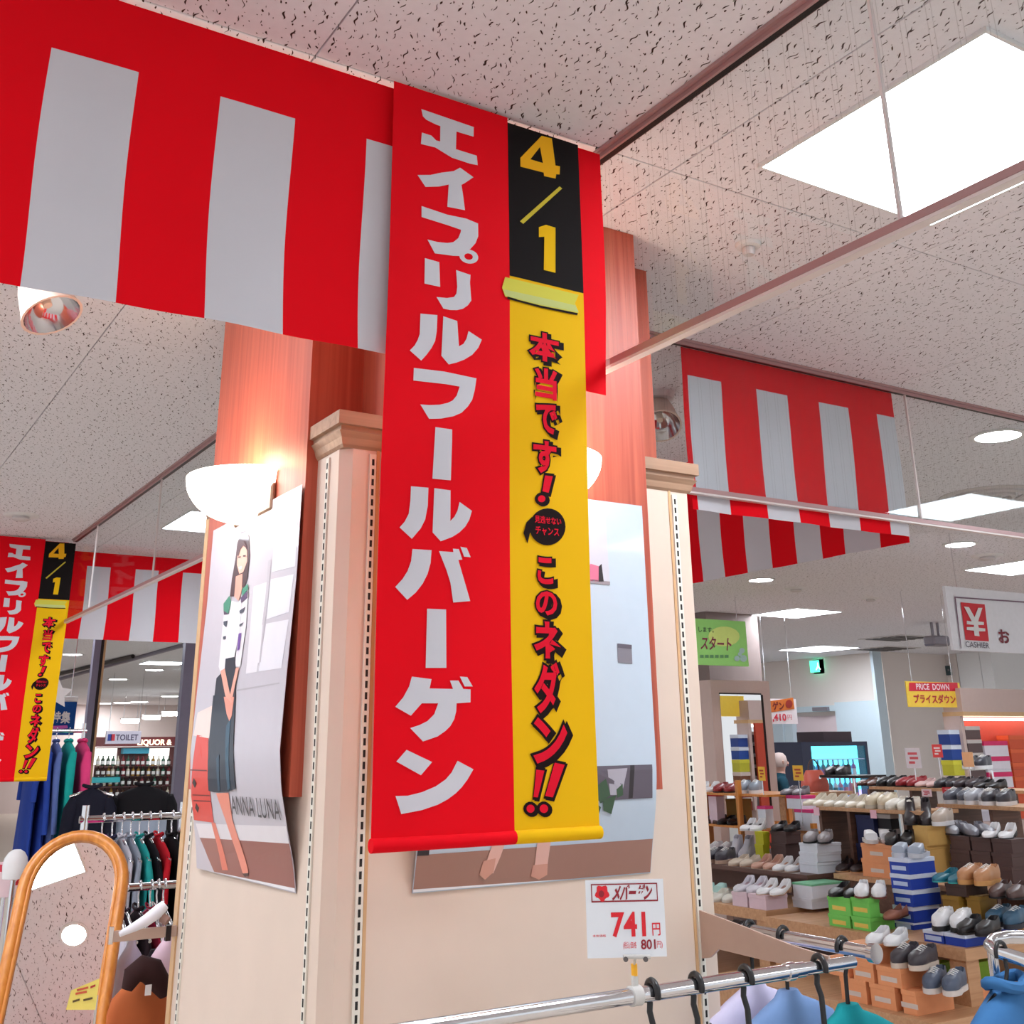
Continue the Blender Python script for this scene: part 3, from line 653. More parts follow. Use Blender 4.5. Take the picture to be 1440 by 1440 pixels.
def spot(x, y, label, aim, s=1.0, body=(225, 205, 190)):
    t = thing('spotlight', label, 'spotlight', (x, y, H), 'adjustable ceiling spotlights')
    MB().lathe([(0, -0.02*s), (0.05*s, -0.02*s), (0.055*s, -0.0005)], (x, y, H), 20).build('mount', M['whitep'], t, smooth=True)
    MB().tube([(x, y, H-0.015), (x, y, H-0.06*s)], 0.008).build('stem', M['whitep'], t)
    d = Vector(aim).normalized(); b = Vector((x, y, H-0.06*s)); 
    def along(prof, nm, m):
        q = d.to_track_quat('Z', 'Y'); mb = MB(); mb.lathe(prof, (0, 0, 0), 22); mb.v = [tuple(b+q @ Vector(v)) for v in mb.v]; return mb.build(nm, m, t, smooth=True)
    along([(0, -0.05*s), (0.035*s, -0.045*s), (0.05*s, 0.0), (0.062*s, 0.06*s), (0.066*s, 0.07*s), (0.060*s, 0.07*s)], 'housing', cmat(body, 0.4))
    along([(0.060*s, 0.07*s), (0.052*s, 0.04*s), (0.03*s, 0.012*s), (0.0, 0.008*s)], 'reflector', M['chrome'])
    along([(0, 0.012*s), (0.012*s, 0.02*s), (0.010*s, 0.042*s), (0, 0.045*s)], 'bulb', cmat((240, 220, 200), 0.2))
spot(0.395, 3.05, 'ceiling spotlight with a chrome reflector under the curtain at the left edge', (0.35, -0.35, -0.85), 1.25)
spot(2.62, 3.12, 'ceiling spotlight with a round reflector right of the column behind the glass', (-0.3, -0.45, -0.8), 1.2)
# ------------------------------------------------------------------ clothes on hangers
def hook_pts(top, axis):                 # a wire hook around a rail point; axis = direction across the rail
    a = Vector(axis).normalized(); c = Vector(top); r = 0.019
    pts = [c+a*(r*math.cos(t))+Vector((0, 0, r*math.sin(t))) for t in [math.radians(d) for d in range(200, -61, -20)]]
    return pts
def hanger(label, rail, axis, width=0.40, col=None, grp='clothes hangers', lean=0.0, material=None, drop=0.115, thick=0.0042):
    """rail: point on the rail axis; axis: direction of the shoulders"""
    m_ = material or M['plastic']; a = Vector(axis).normalized(); rail = Vector(rail)
    t = thing('clothes_hanger', label, 'hanger', rail, grp)
    pts = hook_pts(rail, a); end = rail+Vector((0, 0, -drop))
    pts += [rail+a*0.012+Vector((0, 0, -0.03)), rail+a*0.002+Vector((0, 0, -0.05)), end]
    MB().tube(pts, thick, 8).build('hook', m_, t, smooth=True)
    arm = [end+a*(s*width/2)+Vector((0, 0, -0.075*abs(s)**1.4)) for s in (-1, -0.75, -0.5, -0.25, -0.08, 0, 0.08, 0.25, 0.5, 0.75, 1)]
    MB().tube(arm, [0.006]*11, 8).build('shoulder_bar', m_, t, smooth=True)
    return end
rng = random.Random(7)
def garment(label, top, axis, col, width=0.42, length=0.6, depth=0.10, sleeve=0.5, col2=None, grp='garments hanging on racks', name='hanging_garment', collar=True, band=None, flare=1.05):
    a = Vector((axis[0], axis[1], 0)).normalized(); b = Vector((-a.y, a.x, 0)); top = Vector(top)
    t = thing(name, label, 'clothing', top, grp)
    ph = rng.uniform(0, 6); rings = []
    prof = [(0.00, 0.16, 0.55), (0.02, 0.24, 0.7), (0.045, 0.55, 0.8), (0.08, 0.88, 0.9), (0.13, 1.0, 1.0), (0.3, 0.95, 1.0), (0.55, 0.95, 1.05), (0.8, 1.0, 1.1), (1.0, flare, 1.15)]
    for (k, w, d) in prof:
        z = -0.09*k/0.13 if k <= 0.13 else -0.09-(length-0.09)*(k-0.13)/0.87
        row = []
        for i in range(28):
            th = 2*math.pi*i/28; f = 1+0.12*math.sin(5*th+ph)*min(1, k*1.5)+0.06*math.sin(9*th+2*ph+4*k)*min(1, k*1.5)
            row.append(top+a*(width/2*w*math.cos(th)*(1 if abs(math.cos(th)) > 0.8 else f))+b*(depth/2*d*math.sin(th)*f)+Vector((0, 0, z)))
        rings.append(row)
    body = MB().loft(rings).build('body', cloth_cache(col), t, smooth=True)
    if sleeve > 0:
        for s in (-1, 1):
            p0 = top+a*(s*width*0.44)+Vector((0, 0, -0.075)); pts = [p0]
            for q in (0.15, 0.4, 0.7, 1.0): pts.append(p0+a*(s*(0.05*math.sqrt(q)))+b*(0.012*math.sin(3*q+ph))+Vector((0, 0, -sleeve*q)))
            MB().tube(pts, [v_*min(1.0, depth/0.10) for v_ in (0.035, 0.048, 0.044, 0.040, 0.037)], 10).build('sleeve', cloth_cache(col2 or col), t, smooth=True)
    if collar:
        MB().tube([top+a*(0.055*math.cos(u))+b*(min(0.035, depth*0.35)*math.sin(u))+Vector((0, 0, 0.002+0.006*math.cos(u*2))) for u in [2*math.pi*i/14 for i in range(15)]], min(0.011, depth*0.14), 7).build('collar', cloth_cache(col2 or col), t, smooth=True)
    if band:
        rr = []
        for r in rings[5:9]: rr.append([p+(p-(top+Vector((0, 0, p.z-top.z))))*0.03 for p in r])
        MB().loft(rr, caps=False).build('front_panel', cloth_cache(band), t, smooth=True)
    return t
def cloth_cache(c): return mat('fabric_%d_%d_%d' % tuple(c), tuple(c), 0.85, var=0.12, scale=18, spec=0.2)

# ------------------------------------------------------------------ rail across the front of the column
RY, RZ = 1.70, 1.10
ra = thing('garment_rail', 'chrome hanging rail on brackets across the front of the column under the price card', 'rail', (1.3, RY, RZ))
MB().tube([(0.80, RY, RZ), (1.70, RY, RZ)], 0.0128, 20).build('bar', M['chrome'], ra, smooth=True)
MB().tube([(1.66, RY, RZ), (1.835, RY, RZ)], 0.0108, 20).build('bar_extension', M['chrome'], ra, smooth=True)
MB().tube([(1.655, RY, RZ), (1.672, RY, RZ)], 0.0155, 20).build('collar_ring', M['chrome'], ra, smooth=True)
for bxx in (1.787,):
    pl_ = MB(); prof = [(2.086, 1.155), (2.086, 1.06), (2.06, 1.065), (2.03, 1.085), (1.9, 1.082), (1.74, 1.083), (1.715, 1.09), (1.715, 1.112), (1.80, 1.118), (1.95, 1.138)]
    n = len(prof); pl_.add([(bxx-0.003, y, z) for y, z in prof]+[(bxx+0.003, y, z) for y, z in prof], [tuple(range(n)), tuple(range(2*n-1, n-1, -1))]+[(i, (i+1) % n, n+(i+1) % n, n+i) for i in range(n)])
    pl_.build('bracket', M['bracket'], ra)
rb = thing('garment_rail', 'chrome hanging rail with a round end cap right of the column', 'rail', (1.965, 2.2, RZ))
MB().tube([(1.937, 1.742, RZ), (1.97, 2.95, RZ)], 0.0128, 20).build('bar', M['chrome'], rb, smooth=True)
MB().tube([(1.9368, 1.730, RZ), (1.937, 1.744, RZ)], 0.0185, 24).build('end_cap', M['chrome'], rb, smooth=True)
for yy in (2.14, 2.85):
    MB().tube([(1.836, yy, RZ), (1.955, yy, RZ)], 0.008, 12).build('arm', M['darkalu'], rb, smooth=True)
    MB().tube([(1.950, yy-0.012, RZ), (1.951, yy+0.014, RZ)], 0.0175, 16).build('clamp', M['darkalu'], rb, smooth=True)
for i, (px, lb) in enumerate(((917, 'black hanger hook on the front rail just right of the price card clip'), (979, 'black hanger hook on the front rail, second right of the price card'), (1050, 'black hanger hook on the front rail below the shelf bracket'), (1155, 'black hanger at the right end of the front rail'))):
    p = PY(px, 1390, RY); hanger(lb, (p.x, RY, RZ+0.0), (0.15, 1, 0), 0.40, thick=0.0055)
for i, (px, py, lb) in enumerate(((1068, 1306, 'black hanger at the far joint of the side rail'), (1107, 1316, 'black hanger second along the side rail'), (1187, 1332, 'black hanger nearest the end cap of the side rail'))):
    p = PZ(px, py, RZ); e = hanger(lb, (1.937+0.027*(p.y-1.742), p.y, RZ), (1, 0.12, 0), 0.38, thick=0.0045)
    garment(('pale lilac blouse on the side rail behind the front rail', 'light blue denim jacket on the side rail', 'teal top on the side rail below the end cap')[i], e+Vector((0.0, 0, 0.012)), (1, 0.12), ((206, 200, 226), (120, 150, 196), (24, 140, 146))[i], 0.34, 0.55, 0.06, 0.45, collar=False)
# other rack at the lower right edge
rr_ = thing('garment_rack', 'curved chrome rack end at the lower right edge', 'rack', (2.05, 1.33, 1.1))
p = PY(1392, 1328, 1.55); q = PY(1440, 1345, 1.50)
MB().tube([PY(1440, 1318, 1.62), PY(1415, 1318, 1.62), PY(1397, 1322, 1.60), PY(1392, 1330, 1.57), PY(1402, 1338, 1.54), PY(1440, 1350, 1.52)], 0.0125, 14).build('bent_bar', M['chrome'], rr_, smooth=True)
pp = PY(1394, 1330, 1.57); 
MB().tube([pp+Vector((0, 0, -0.01)), Vector((pp.x+0.02, pp.y+0.02, 0.03))], 0.010, 12).build('upright', M['chrome'], rr_, smooth=True)
bx('foot', M['chrome'], rr_, (pp.x-0.2, pp.y, 0.0), (pp.x+0.3, pp.y+0.04, 0.03))
hp = PY(1408, 1340, 1.53); e = hanger('black hanger on the curved rack at the lower right edge', hp, (1, 0.1, 0), 0.36, thick=0.004, drop=0.06)
garment('blue denim top on the curved rack at the lower right edge', e+Vector((0.0, 0, 0.008)), (1, 0.2), (58, 108, 158), 0.36, 0.5, 0.08, 0.4)

# price card
cs = Sheet(PY(880, 1292, 1.688), (0.88, -0.47, 0), (0, 0, 1))
card = thing('price_card', 'white price card reading 741 yen in red clipped above the front rail', 'sign', (1.28, 1.692, 1.15))
a = cs.uv(823, 1238); b = cs.uv(938, 1345)
U0, U1, V0, V1 = a[0], b[0], b[1], a[1]
cs.cloth('card', mat('card_white', (232, 236, 242), 0.4, var=0.02), card, U0, U1, V0, V1, 2, 2, 0.0015)
redink = mat('card_red_ink', (226, 22, 40), 0.5, var=0.02); dkred = mat('card_dark_red', (150, 20, 40), 0.5, var=0.02); pink_ = mat('card_pink', (240, 170, 180), 0.5, var=0.02)
W_, H_ = U1-U0, V1-V0
def cu(x): return U0+W_*x
def cv(y): return V1-H_*y
def crect(nm, m, x0, y0, x1, y1, lay): cs.patch(nm, m, card, [[(cu(x0), cv(y1)), (cu(x1), cv(y1)), (cu(x1), cv(y0)), (cu(x0), cv(y0))]], lay, None)
for r in ((0.07, 0.05, 0.92, 0.066), (0.07, 0.27, 0.92, 0.29), (0.07, 0.05, 0.082, 0.29), (0.908, 0.05, 0.92, 0.29)): crect('printed_frame', dkred, *r, 0.0008)
cs.patch('printed_emblem', redink, card, [[(cu(0.21+0.085*math.cos(t)*(1+0.15*math.sin(5*t))), cv(0.17+0.10*math.sin(t)*(1+0.15*math.sin(5*t)))) for t in [2*math.pi*i/24 for i in range(24)]]], 0.0009, None)
cs.patch('printed_emblem_centre', dkred, card, [[(cu(0.20+0.035*math.cos(t)), cv(0.18+0.045*math.sin(t))) for t in [2*math.pi*i/12 for i in range(12)]]], 0.0012, None)
def ctext(nm, m, txt, x0, y0, x1, y1, lay=0.0010, bold=0.0, sh=0.0): cs.text(nm, m, card, txt, cu((x0+x1)/2), cv((y0+y1)/2), W_*(x1-x0), H_*(y1-y0), lay, bold, sh, step=None)
ctext('printed_lettering', dkred, 'メバーゲン', 0.36, 0.075, 0.84, 0.265, 0.0010, 0.05, 0.25)
ctext('price_digits', redink, '741', 0.32, 0.43, 0.74, 0.73, 0.0010, 0.025); ctext('yen_mark', redink, '円', 0.83, 0.57, 0.93, 0.73, 0.0010, 0.01)
ctext('printed_note', redink, '本体価格', 0.07, 0.70, 0.24, 0.735); ctext('tax_price', dkred, '801', 0.68, 0.78, 0.86, 0.90, 0.0010, 0.02)
ctext('printed_note', redink, '(税込価格', 0.45, 0.80, 0.62, 0.90); ctext('printed_note', redink, '円)', 0.88, 0.80, 0.95, 0.90)
ccx = PY(893, 1400, RY).x
hold = thing('card_clip', 'clear plastic clip with an orange tip holding the price card on the rail', 'clip', (ccx, RY, RZ))
clearp = mat('clear_plastic', (206, 204, 200), 0.2, var=0.02)
jb = cs.P(*cs.uv(893, 1349)); zj = jb.z
MB().tube([(ccx-0.010, RY, RZ), (ccx+0.010, RY, RZ)], 0.0158, 18).build('rail_ring', clearp, hold, smooth=True)
bx('stem', clearp, hold, (ccx-0.006, RY-0.005, RZ+0.012), (ccx+0.006, RY+0.003, RZ+0.032), 0.002)
MB().tube([(ccx, RY-0.001, RZ+0.030), (ccx, RY-0.001, RZ+0.048)], 0.0055, 10).build('orange_tip', cmat((244, 176, 40), 0.3), hold, smooth=True)
MB().tube([(ccx, RY-0.001, RZ+0.046), (jb.x, jb.y, zj)], 0.002, 8).build('wire', clearp, hold)
q0 = cs.P(*cs.uv(876, 1345), 0.003); q1 = cs.P(*cs.uv(914, 1345), 0.003)
MB().tube([q0, q1], 0.0035, 8).build('jaw', clearp, hold, smooth=True)
for px in (879, 907):
    r0_ = cs.P(*cs.uv(px, 1348), 0.004); MB().tube([r0_, r0_+cs.N*0.004], 0.0042, 10).build('rivet', cmat((90, 84, 84), 0.3), hold, smooth=True)

# ------------------------------------------------------------------ left of the column: arm, mirror
arm = thing('bracket_arm', 'flat metal bracket arm reaching from the column to the arched mirror', 'bracket', (0.89, 2.95, 1.11))
e0 = PX(247, 1305, 0.890); e1 = PY(155, 1318, e0.y)
bx('bar', M['bracket'], arm, (e1.x, e0.y-0.004, e0.z-0.018), (0.893, e0.y+0.004, e0.z+0.006), 0.001)
bx('end_plate', M['chrome'], arm, (e1.x-0.004, e0.y-0.006, e0.z-0.022), (e1.x+0.006, e0.y+0.006, e0.z+0.016), 0.001)
bx('joint', M['darkalu'], arm, (e1.x+0.13, e0.y-0.008, e0.z-0.026), (e1.x+0.142, e0.y+0.008, e0.z+0.008))

MYY = 3.62
mrt = PY(108, 1172, MYY); mlx = PY(22, 1330, MYY).x; mrx = PY(176, 1300, MYY).x
mw = (mrx-mlx)/2; mcx = (mlx+mrx)/2; mtz = mrt.z
TILT = math.radians(30); MYAW = math.radians(-20)
mir = thing('arched_mirror', 'tall arched standing mirror in a rounded orange wood frame at lower left', 'mirror', (mcx, MYY, 0))
def mpt(u, v, n=0.0):      # v measured down from the arch top along the tilted face
    base = Vector((mcx, MYY+0.0, mtz)); fx, fy = math.sin(MYAW), -math.cos(MYAW)
    d = Vector((fx*math.sin(TILT), fy*math.sin(TILT), -math.cos(TILT))); nn = Vector((fx*math.cos(TILT), fy*math.cos(TILT), math.sin(TILT)))
    return base+Vector((-fy, fx, 0))*u+d*v+nn*n
archv = 0.155; Lm = 1.22
def outline(s):
    pts = [(-s, Lm)]+[(-s, archv+0.3)]
    for i in range(17):
        an = math.pi-math.pi*i/16; pts.append((s*math.cos(an), archv-(archv-(mw-s)*0.6)*math.sin(an)))
    return pts+[(s, archv+0.3), (s, Lm)]
fr = outline(mw-0.014); pts = []
for i in range(len(fr)): pts.append(mpt(*fr[i]))
MB().tube(pts+[pts[0]], 0.0165, 12).build('frame', M['orangewood'], mir, smooth=True)
inn = outline(mw-0.030)
MB().tube([mpt(u, v, 0.004) for u, v in inn], 0.0065, 8).build('inner_bead', M['orangewood'], mir, smooth=True)
gl_ = outline(mw-0.020); MB().add([mpt(u, v, -0.002) for u, v in gl_], [tuple(range(len(gl_)))]).build('glass', M['mirror'], mir)
MB().add([mpt(u, v, -0.010) for u, v in gl_], [tuple(range(len(gl_)))]).build('backing', M['tan'], mir)
low = mpt(0, Lm)
for s in (-1, 1):
    hp_ = mpt(s*(mw-0.01), 0.62, -0.025); lo_ = mpt(s*(mw-0.01), Lm, 0)
    MB().tube([hp_, (hp_.x, hp_.y+0.05, 0.02)], 0.012, 8).build('stand_post', M['orangewood'], mir, smooth=True)
    MB().tube([lo_, (lo_.x, lo_.y, 0.016), (hp_.x, hp_.y+0.10, 0.016)], 0.012, 8).build('foot', M['orangewood'], mir, smooth=True)
# yellow tag in front of the mirror
yc_ = Sheet((0, 2.98, 0), (1, 0, 0), (0, 0, 1))
t = thing('yellow_price_tag', 'tilted yellow price tag in front of the lower right of the mirror', 'sign', PY(120, 1400, 2.98))
yr = [yc_.uv(x, y) for x, y in ((93, 1420), (100, 1393), (140, 1376), (134, 1420))]
yc_.patch('card', cmat((246, 232, 120), 0.5), t, [yr], 0.0, None); yc_.patch('card_back', cmat((240, 226, 120), 0.5), t, [yr], -0.0015, None)
for k_, (x0_, y0_, x1_, y1_, cc) in enumerate(((108, 1394, 124, 1390, (206, 90, 60)), (106, 1399, 122, 1396, (206, 90, 60)), (127, 1390, 134, 1387, (180, 50, 50)), (102, 1410, 112, 1407, (90, 76, 40)), (117, 1408, 130, 1405, (90, 76, 40)))): yc_.patch('printed_line', cmat(cc, 0.5), t, [yc_.px([(x0_, y0_), (x1_, y1_), (x1_, y1_-3), (x0_, y0_-3)])], 0.001, None)
MB().tube([yc_.P(*yc_.uv(137, 1400), -0.004), yc_.P(*yc_.uv(137, 1400), -0.004)+Vector((0, 0, -1.0))], 0.003, 6).build('stem', M['chrome'], t)
# the garments around the arm
t = thing('white_sleeve', 'white shirt sleeve lying over the bracket arm', 'clothing', PY(200, 1300, e0.y), 'garments around the bracket arm')
MB().tube([PY(168, 1314, e0.y-0.03), PY(190, 1303, e0.y-0.03), PY(206, 1294, e0.y-0.02), PY(222, 1282, e0.y), PY(232, 1272, e0.y)], [0.006, 0.011, 0.014, 0.016, 0.012], 10).build('sleeve', cloth_cache((226, 228, 236)), t, smooth=True)
MB().tube([PY(228, 1290, e0.y), PY(236, 1296, e0.y-0.01)], [0.012, 0.010], 8).build('cuff', cloth_cache((150, 120, 110)), t, smooth=True)
for px, py, yy, cc, lb, w, l, sl in ((200, 1366, 3.30, (186, 100, 58), 'rust brown jacket hanging below the bracket arm', 0.17, 0.5, 0), (236, 1316, 3.42, (214, 186, 200), 'pink and white patterned tee hanging beside the column panel', 0.11, 0.16, 0.08), (186, 1322, 3.5, (190, 186, 206), 'lilac blouse hanging between the mirror and the bracket arm', 0.09, 0.5, 0), (218, 1335, 3.55, (30, 26, 34), 'black blouse hanging behind the rust jacket', 0.14, 0.5, 0)):
    garment(lb, PY(px, py, yy), (1, 0.15), cc, w, l, 0.06, sl, grp='garments around the bracket arm', collar=False)

t = thing('hood', 'dark brown hood lying over the shoulders of the rust jacket', 'clothing', PY(205, 1375, 3.24), 'garments around the bracket arm')
MB().tube([PY(178, 1392, 3.22), PY(186, 1372, 3.22), PY(200, 1362, 3.22), PY(214, 1366, 3.22), PY(226, 1384, 3.22), PY(232, 1400, 3.22)], [0.014, 0.026, 0.032, 0.032, 0.026, 0.014], 12).build('hood_cloth', cloth_cache((52, 30, 30)), t, smooth=True)
MB().box(PY(203, 1400, 3.19).x, 3.186, PY(203, 1400, 3.19).z, PY(213, 1384, 3.19).x, 3.188, PY(213, 1384, 3.19).z).build('care_label', cmat((226, 222, 220), 0.6), t)
# ------------------------------------------------------------------ racks of clothes in the left background
def rail_rack(label, x0_, x1_, y_, z_):
    t = thing('garment_rack', label, 'rack', ((x0_+x1_)/2, y_, 0), 'left background clothes racks')
    MB().tube([(x0_, y_, z_), (x1_, y_, z_)], 0.013, 12).build('rail', M['chrome'], t, smooth=True)
    for x in (x0_+0.02, x1_-0.02):
        MB().tube([(x, y_, 0.03), (x, y_, z_+0.05)], 0.014, 10).build('upright', M['chrome'], t, smooth=True)
        MB().tube([(x, y_-0.22, 0.015), (x, y_+0.22, 0.015)], 0.013, 8).build('foot', M['chrome'], t, smooth=True)
    return t
def rack_items(y_, z_, items, axis=(0.0, 1), grp='garments in the left background'):
    xs_ = sorted(ray(i_[0], 1150).x/ray(i_[0], 1150).y*y_ for i_ in items)
    for px, cc, lb, w, l, sl in items:
        d = ray(px, 1150); x = d.x/d.y*y_; gap_ = min(abs(x-q_) for q_ in xs_ if abs(x-q_) > 1e-6)
        e = hanger('hanger of the '+lb.split(' on ')[0].split(' with ')[0], (x, y_, z_), (axis[0], axis[1], 0), 0.36, material=M['chrome'], thick=0.003, drop=0.07, grp='chrome hangers in the left background')
        garment(lb, e+Vector((0, 0, 0.006)), axis, cc, w, l, 0.78*gap_, sl, grp=grp)
zr = PY(180, 1150, 4.7).z
rail_rack('chrome clothes rack behind the mirror, nearest of the left background', PY(112, 1150, 4.7).x, PY(264, 1150, 4.7).x, 4.7, zr)
rack_items(4.7, zr, [(146, (214, 40, 120), 'magenta top on the rack above the mirror arch', 0.38, 0.45, 0.35), (160, (40, 40, 66), 'navy knit top on the rack right of the magenta one', 0.38, 0.6, 0.5), (174, (200, 196, 206), 'light grey long cardigan on the middle of the rack', 0.38, 0.85, 0.6), (186, (150, 158, 172), 'blue grey long cardigan on the middle of the rack', 0.38, 0.85, 0.6), (198, (40, 160, 156), 'teal and lilac patterned tee on the rack', 0.38, 0.5, 0.2), (211, (30, 26, 32), 'charcoal tunic on the rack right of the teal tee', 0.38, 0.75, 0.55), (225, (196, 30, 44), 'red top squeezed between black coats on the rack', 0.38, 0.7, 0.5), (243, (20, 18, 22), 'black coat at the column end of the rack', 0.42, 0.6, 0.55)])
z2 = PY(200, 1247, 4.2).z
rail_rack('lower chrome clothes rack right of the mirror frame', PY(166, 1247, 4.2).x, PY(262, 1247, 4.2).x, 4.2, z2)
rack_items(4.2, z2, [(188, (62, 46, 56), 'dark plum skirt on the lower rack next to the mirror', 0.3, 0.7, 0), (206, (40, 28, 34), 'dark brown blouse on the lower rack', 0.34, 0.7, 0.5), (222, (150, 30, 56), 'crimson blouse on the lower rack', 0.34, 0.6, 0.5), (240, (34, 28, 34), 'black dress at the column end of the lower rack', 0.34, 0.8, 0.4), (178, (196, 190, 204), 'pale lilac cardigan on the lower rack beside the mirror frame', 0.34, 0.8, 0.5), (231, (214, 206, 206), 'off-white blouse on the lower rack', 0.34, 0.5, 0.4)])
z3 = PY(70, 1028, 8.4).z
rail_rack('tall chrome rack of bright tops below the second banner', PY(-30, 1028, 8.4).x, PY(122, 1028, 8.4).x, 8.4, z3)
rack_items(8.4, z3, [(36, (40, 66, 150), 'royal blue polo shirt on the tall rack below the second banner', 0.44, 0.75, 0.3), (52, (44, 72, 160), 'blue knit top on the tall rack next to the polo', 0.42, 0.75, 0.5), (66, (96, 116, 176), 'blue patterned blouse on the tall rack', 0.42, 0.7, 0.5), (84, (30, 170, 160), 'bright teal long sleeved top on the tall rack', 0.46, 0.62, 0.55), (104, (232, 70, 130), 'hot pink long sleeved top on the tall rack', 0.46, 0.62, 0.58)], axis=(0.0, 1))
for px, py, cc, bd, lb in ((130, 1106, (26, 26, 40), None, 'navy jacket displayed facing us left of the liquor shelves'), (203, 1103, (22, 20, 24), (150, 160, 176), 'black cardigan over a grey striped top displayed facing us')):
    p = PY(px, py, 8.0)
    t = thing('display_stand', 'metal display stand under the '+lb.split(' displayed')[0], 'stand', (p.x, p.y, 0), 'display stands in the left background')
    MB().tube([(p.x, p.y, 0.02), (p.x, p.y, p.z-0.02)], 0.012, 10).build('pole', M['chrome'], t, smooth=True); MB().lathe([(0, 0.02), (0.14, 0.015), (0.15, 0.0)], (p.x, p.y, 0), 20).build('base', M['chrome'], t, smooth=True)
    MB().tube([(p.x-0.13, p.y+0.03, p.z-0.06), (p.x, p.y, p.z-0.02), (p.x+0.13, p.y-0.03, p.z-0.06)], 0.012, 8).build('shoulder_bar', M['chrome'], t, smooth=True)
    garment(lb, p, (1, -0.25), cc, (0.22 if px < 150 else 0.36), 0.55, 0.14, 0.42, band=bd, grp='jackets displayed facing the aisle')
# pink price sign and white hanger at the left edge
s_ = Sheet((0, 4.4, 0), (1, 0, 0), (0, 0, 1))
t = thing('rack_price_sign', 'pink and white price sign at the left edge beside the mirror', 'sign', PY(30, 1260, 4.4))
s_.patch('card', cmat((238, 210, 214), 0.5), t, [s_.px([(-20, 1212), (44, 1212), (42, 1262), (-20, 1262)])], 0.0, None); s_.patch('card_back', cmat((238, 210, 214), 0.5), t, [s_.px([(-20, 1212), (44, 1212), (42, 1262), (-20, 1262)])], -0.002, None)
s_.patch('printed_band', cmat((214, 60, 80), 0.5), t, [s_.px([(-10, 1216), (40, 1216), (39, 1226), (-10, 1226)])], 0.001, None); s_.pxtext('price_digit', cmat((206, 26, 44), 0.5), t, '4', 20, 1234, 30, 1249, 0.001, 0.03)
MB().tube([s_.P(*s_.uv(5, 1262)), s_.P(*s_.uv(5, 1262))-Vector((0, 0, s_.P(*s_.uv(5, 1262)).z-0.02))], 0.006, 8).build('post', M['chrome'], t)
p = PY(24, 1196, 4.3)
e = thing('mannequin_bust', 'white moulded bust form at the left edge above the price sign', 'mannequin', (p.x, p.y, 0))
MB().lathe([(0.0, 0.004), (0.012, 0.003), (0.026, -0.006), (0.036, -0.022), (0.040, -0.045), (0.036, -0.085), (0.0, -0.09)], p, 18).build('torso', M['whitep'], e, smooth=True)
MB().tube([(p.x, p.y, 0.02), (p.x, p.y, p.z-0.09)], 0.008).build('pole', M['chrome'], e); MB().lathe([(0, 0.02), (0.12, 0.012), (0.13, 0)], (p.x, p.y, 0), 18).build('base', M['chrome'], e)

# ------------------------------------------------------------------ shop front and shops far left
sf = thing('shop_front', 'grey metal framed glass shop front left of the column', 'shop front', (2.6, 10, 0))
frame_m = mat('frame_violet_grey', (118, 112, 130), 0.35, 0.4)
for a_, b_ in ((122, 131), (252, 268)):
    bx('post', frame_m, sf, (PY(a_, 1000, 10).x, 9.97, 0), (PY(b_, 1000, 10).x, 10.05, H-0.002))
bx('inner_post', M['darkalu'], sf, (PY(131.5, 1000, 10).x, 9.99, 0), (PY(136, 1000, 10).x, 10.04, H-0.002)); bx('pale_jamb', M['tan'], sf, (PY(136.5, 1000, 10).x, 10.0, 0), (PY(139.5, 1000, 10).x, 10.03, H-0.2))
bx('pane', M['clear'], sf, (PY(140, 1000, 10).x, 10.0, 0.1), (PY(251, 1000, 10).x, 10.01, H-0.01)); bx('threshold', frame_m, sf, (PY(122, 1000, 10).x, 9.97, 0), (PY(268, 1000, 10).x, 10.05, 0.1))
tr_ = thing('ceiling_track', 'dark ceiling rail running towards the shop front posts', 'track', PZ(180, 930))
a_ = PZ(84, 955, H-0.02); b_ = PZ(262, 906, H-0.02)
MB().tube([a_, b_], 0.03, 8).build('rail', frame_m, tr_); a2 = PZ(84, 948, H-0.03); b2 = PZ(187, 923, H-0.03); MB().tube([a2, b2], 0.028, 8).build('second_rail', M['darkalu'], tr_)
# blue shop banner
s_ = Sheet((0, 9.2, 0), (1, 0, 0), (0, 0, 1), lambda u, v: (0, 0, 0.01*math.sin(9*u)))
t = thing('blue_shop_banner', 'blue hanging shop banner with white characters beside the second banner', 'banner', PY(85, 985, 9.2))
u0, v0 = s_.uv(40, 1034); u1, v1 = s_.uv(109, 986)
s_.cloth('cloth', cloth_cache((28, 78, 150)), t, u0, u1, v0, v1, 8, 6); MB().tube([s_.P(u0, v1+0.015), s_.P(u1, v1+0.015)], 0.02, 8).build('top_rod', M['whitep'], t)
s_.pxtext('lettering', M['whitep'], t, '特集', 72, 1001, 98, 1017, 0.02, 0.03); s_.patch('printed_band', cmat((200, 90, 180), 0.5), t, [s_.px([(72, 1021), (94, 1020), (95, 1024), (73, 1026)])], 0.02, None)
for xx in (u0+0.05, u1-0.05): MB().tube([s_.P(xx, v1+0.02), Vector((s_.P(xx, 0).x, s_.P(xx, 0).y, H-0.002))], 0.003, 6).build('wire', M['chrome'], t)
t = thing('hanging_star', 'white cardboard star cut-out hanging above the blue banner', 'decoration', PY(82, 975, 8.2))
s_ = Sheet((0, 8.2, 0), (1, 0, 0), (0, 0, 1)); cu_, cv_ = s_.uv(80, 976)
st = [(cu_+(0.1 if i % 2 == 0 else 0.05)*math.sin(math.pi*i/5), cv_+(0.1 if i % 2 == 0 else 0.05)*math.cos(math.pi*i/5)) for i in range(10)]
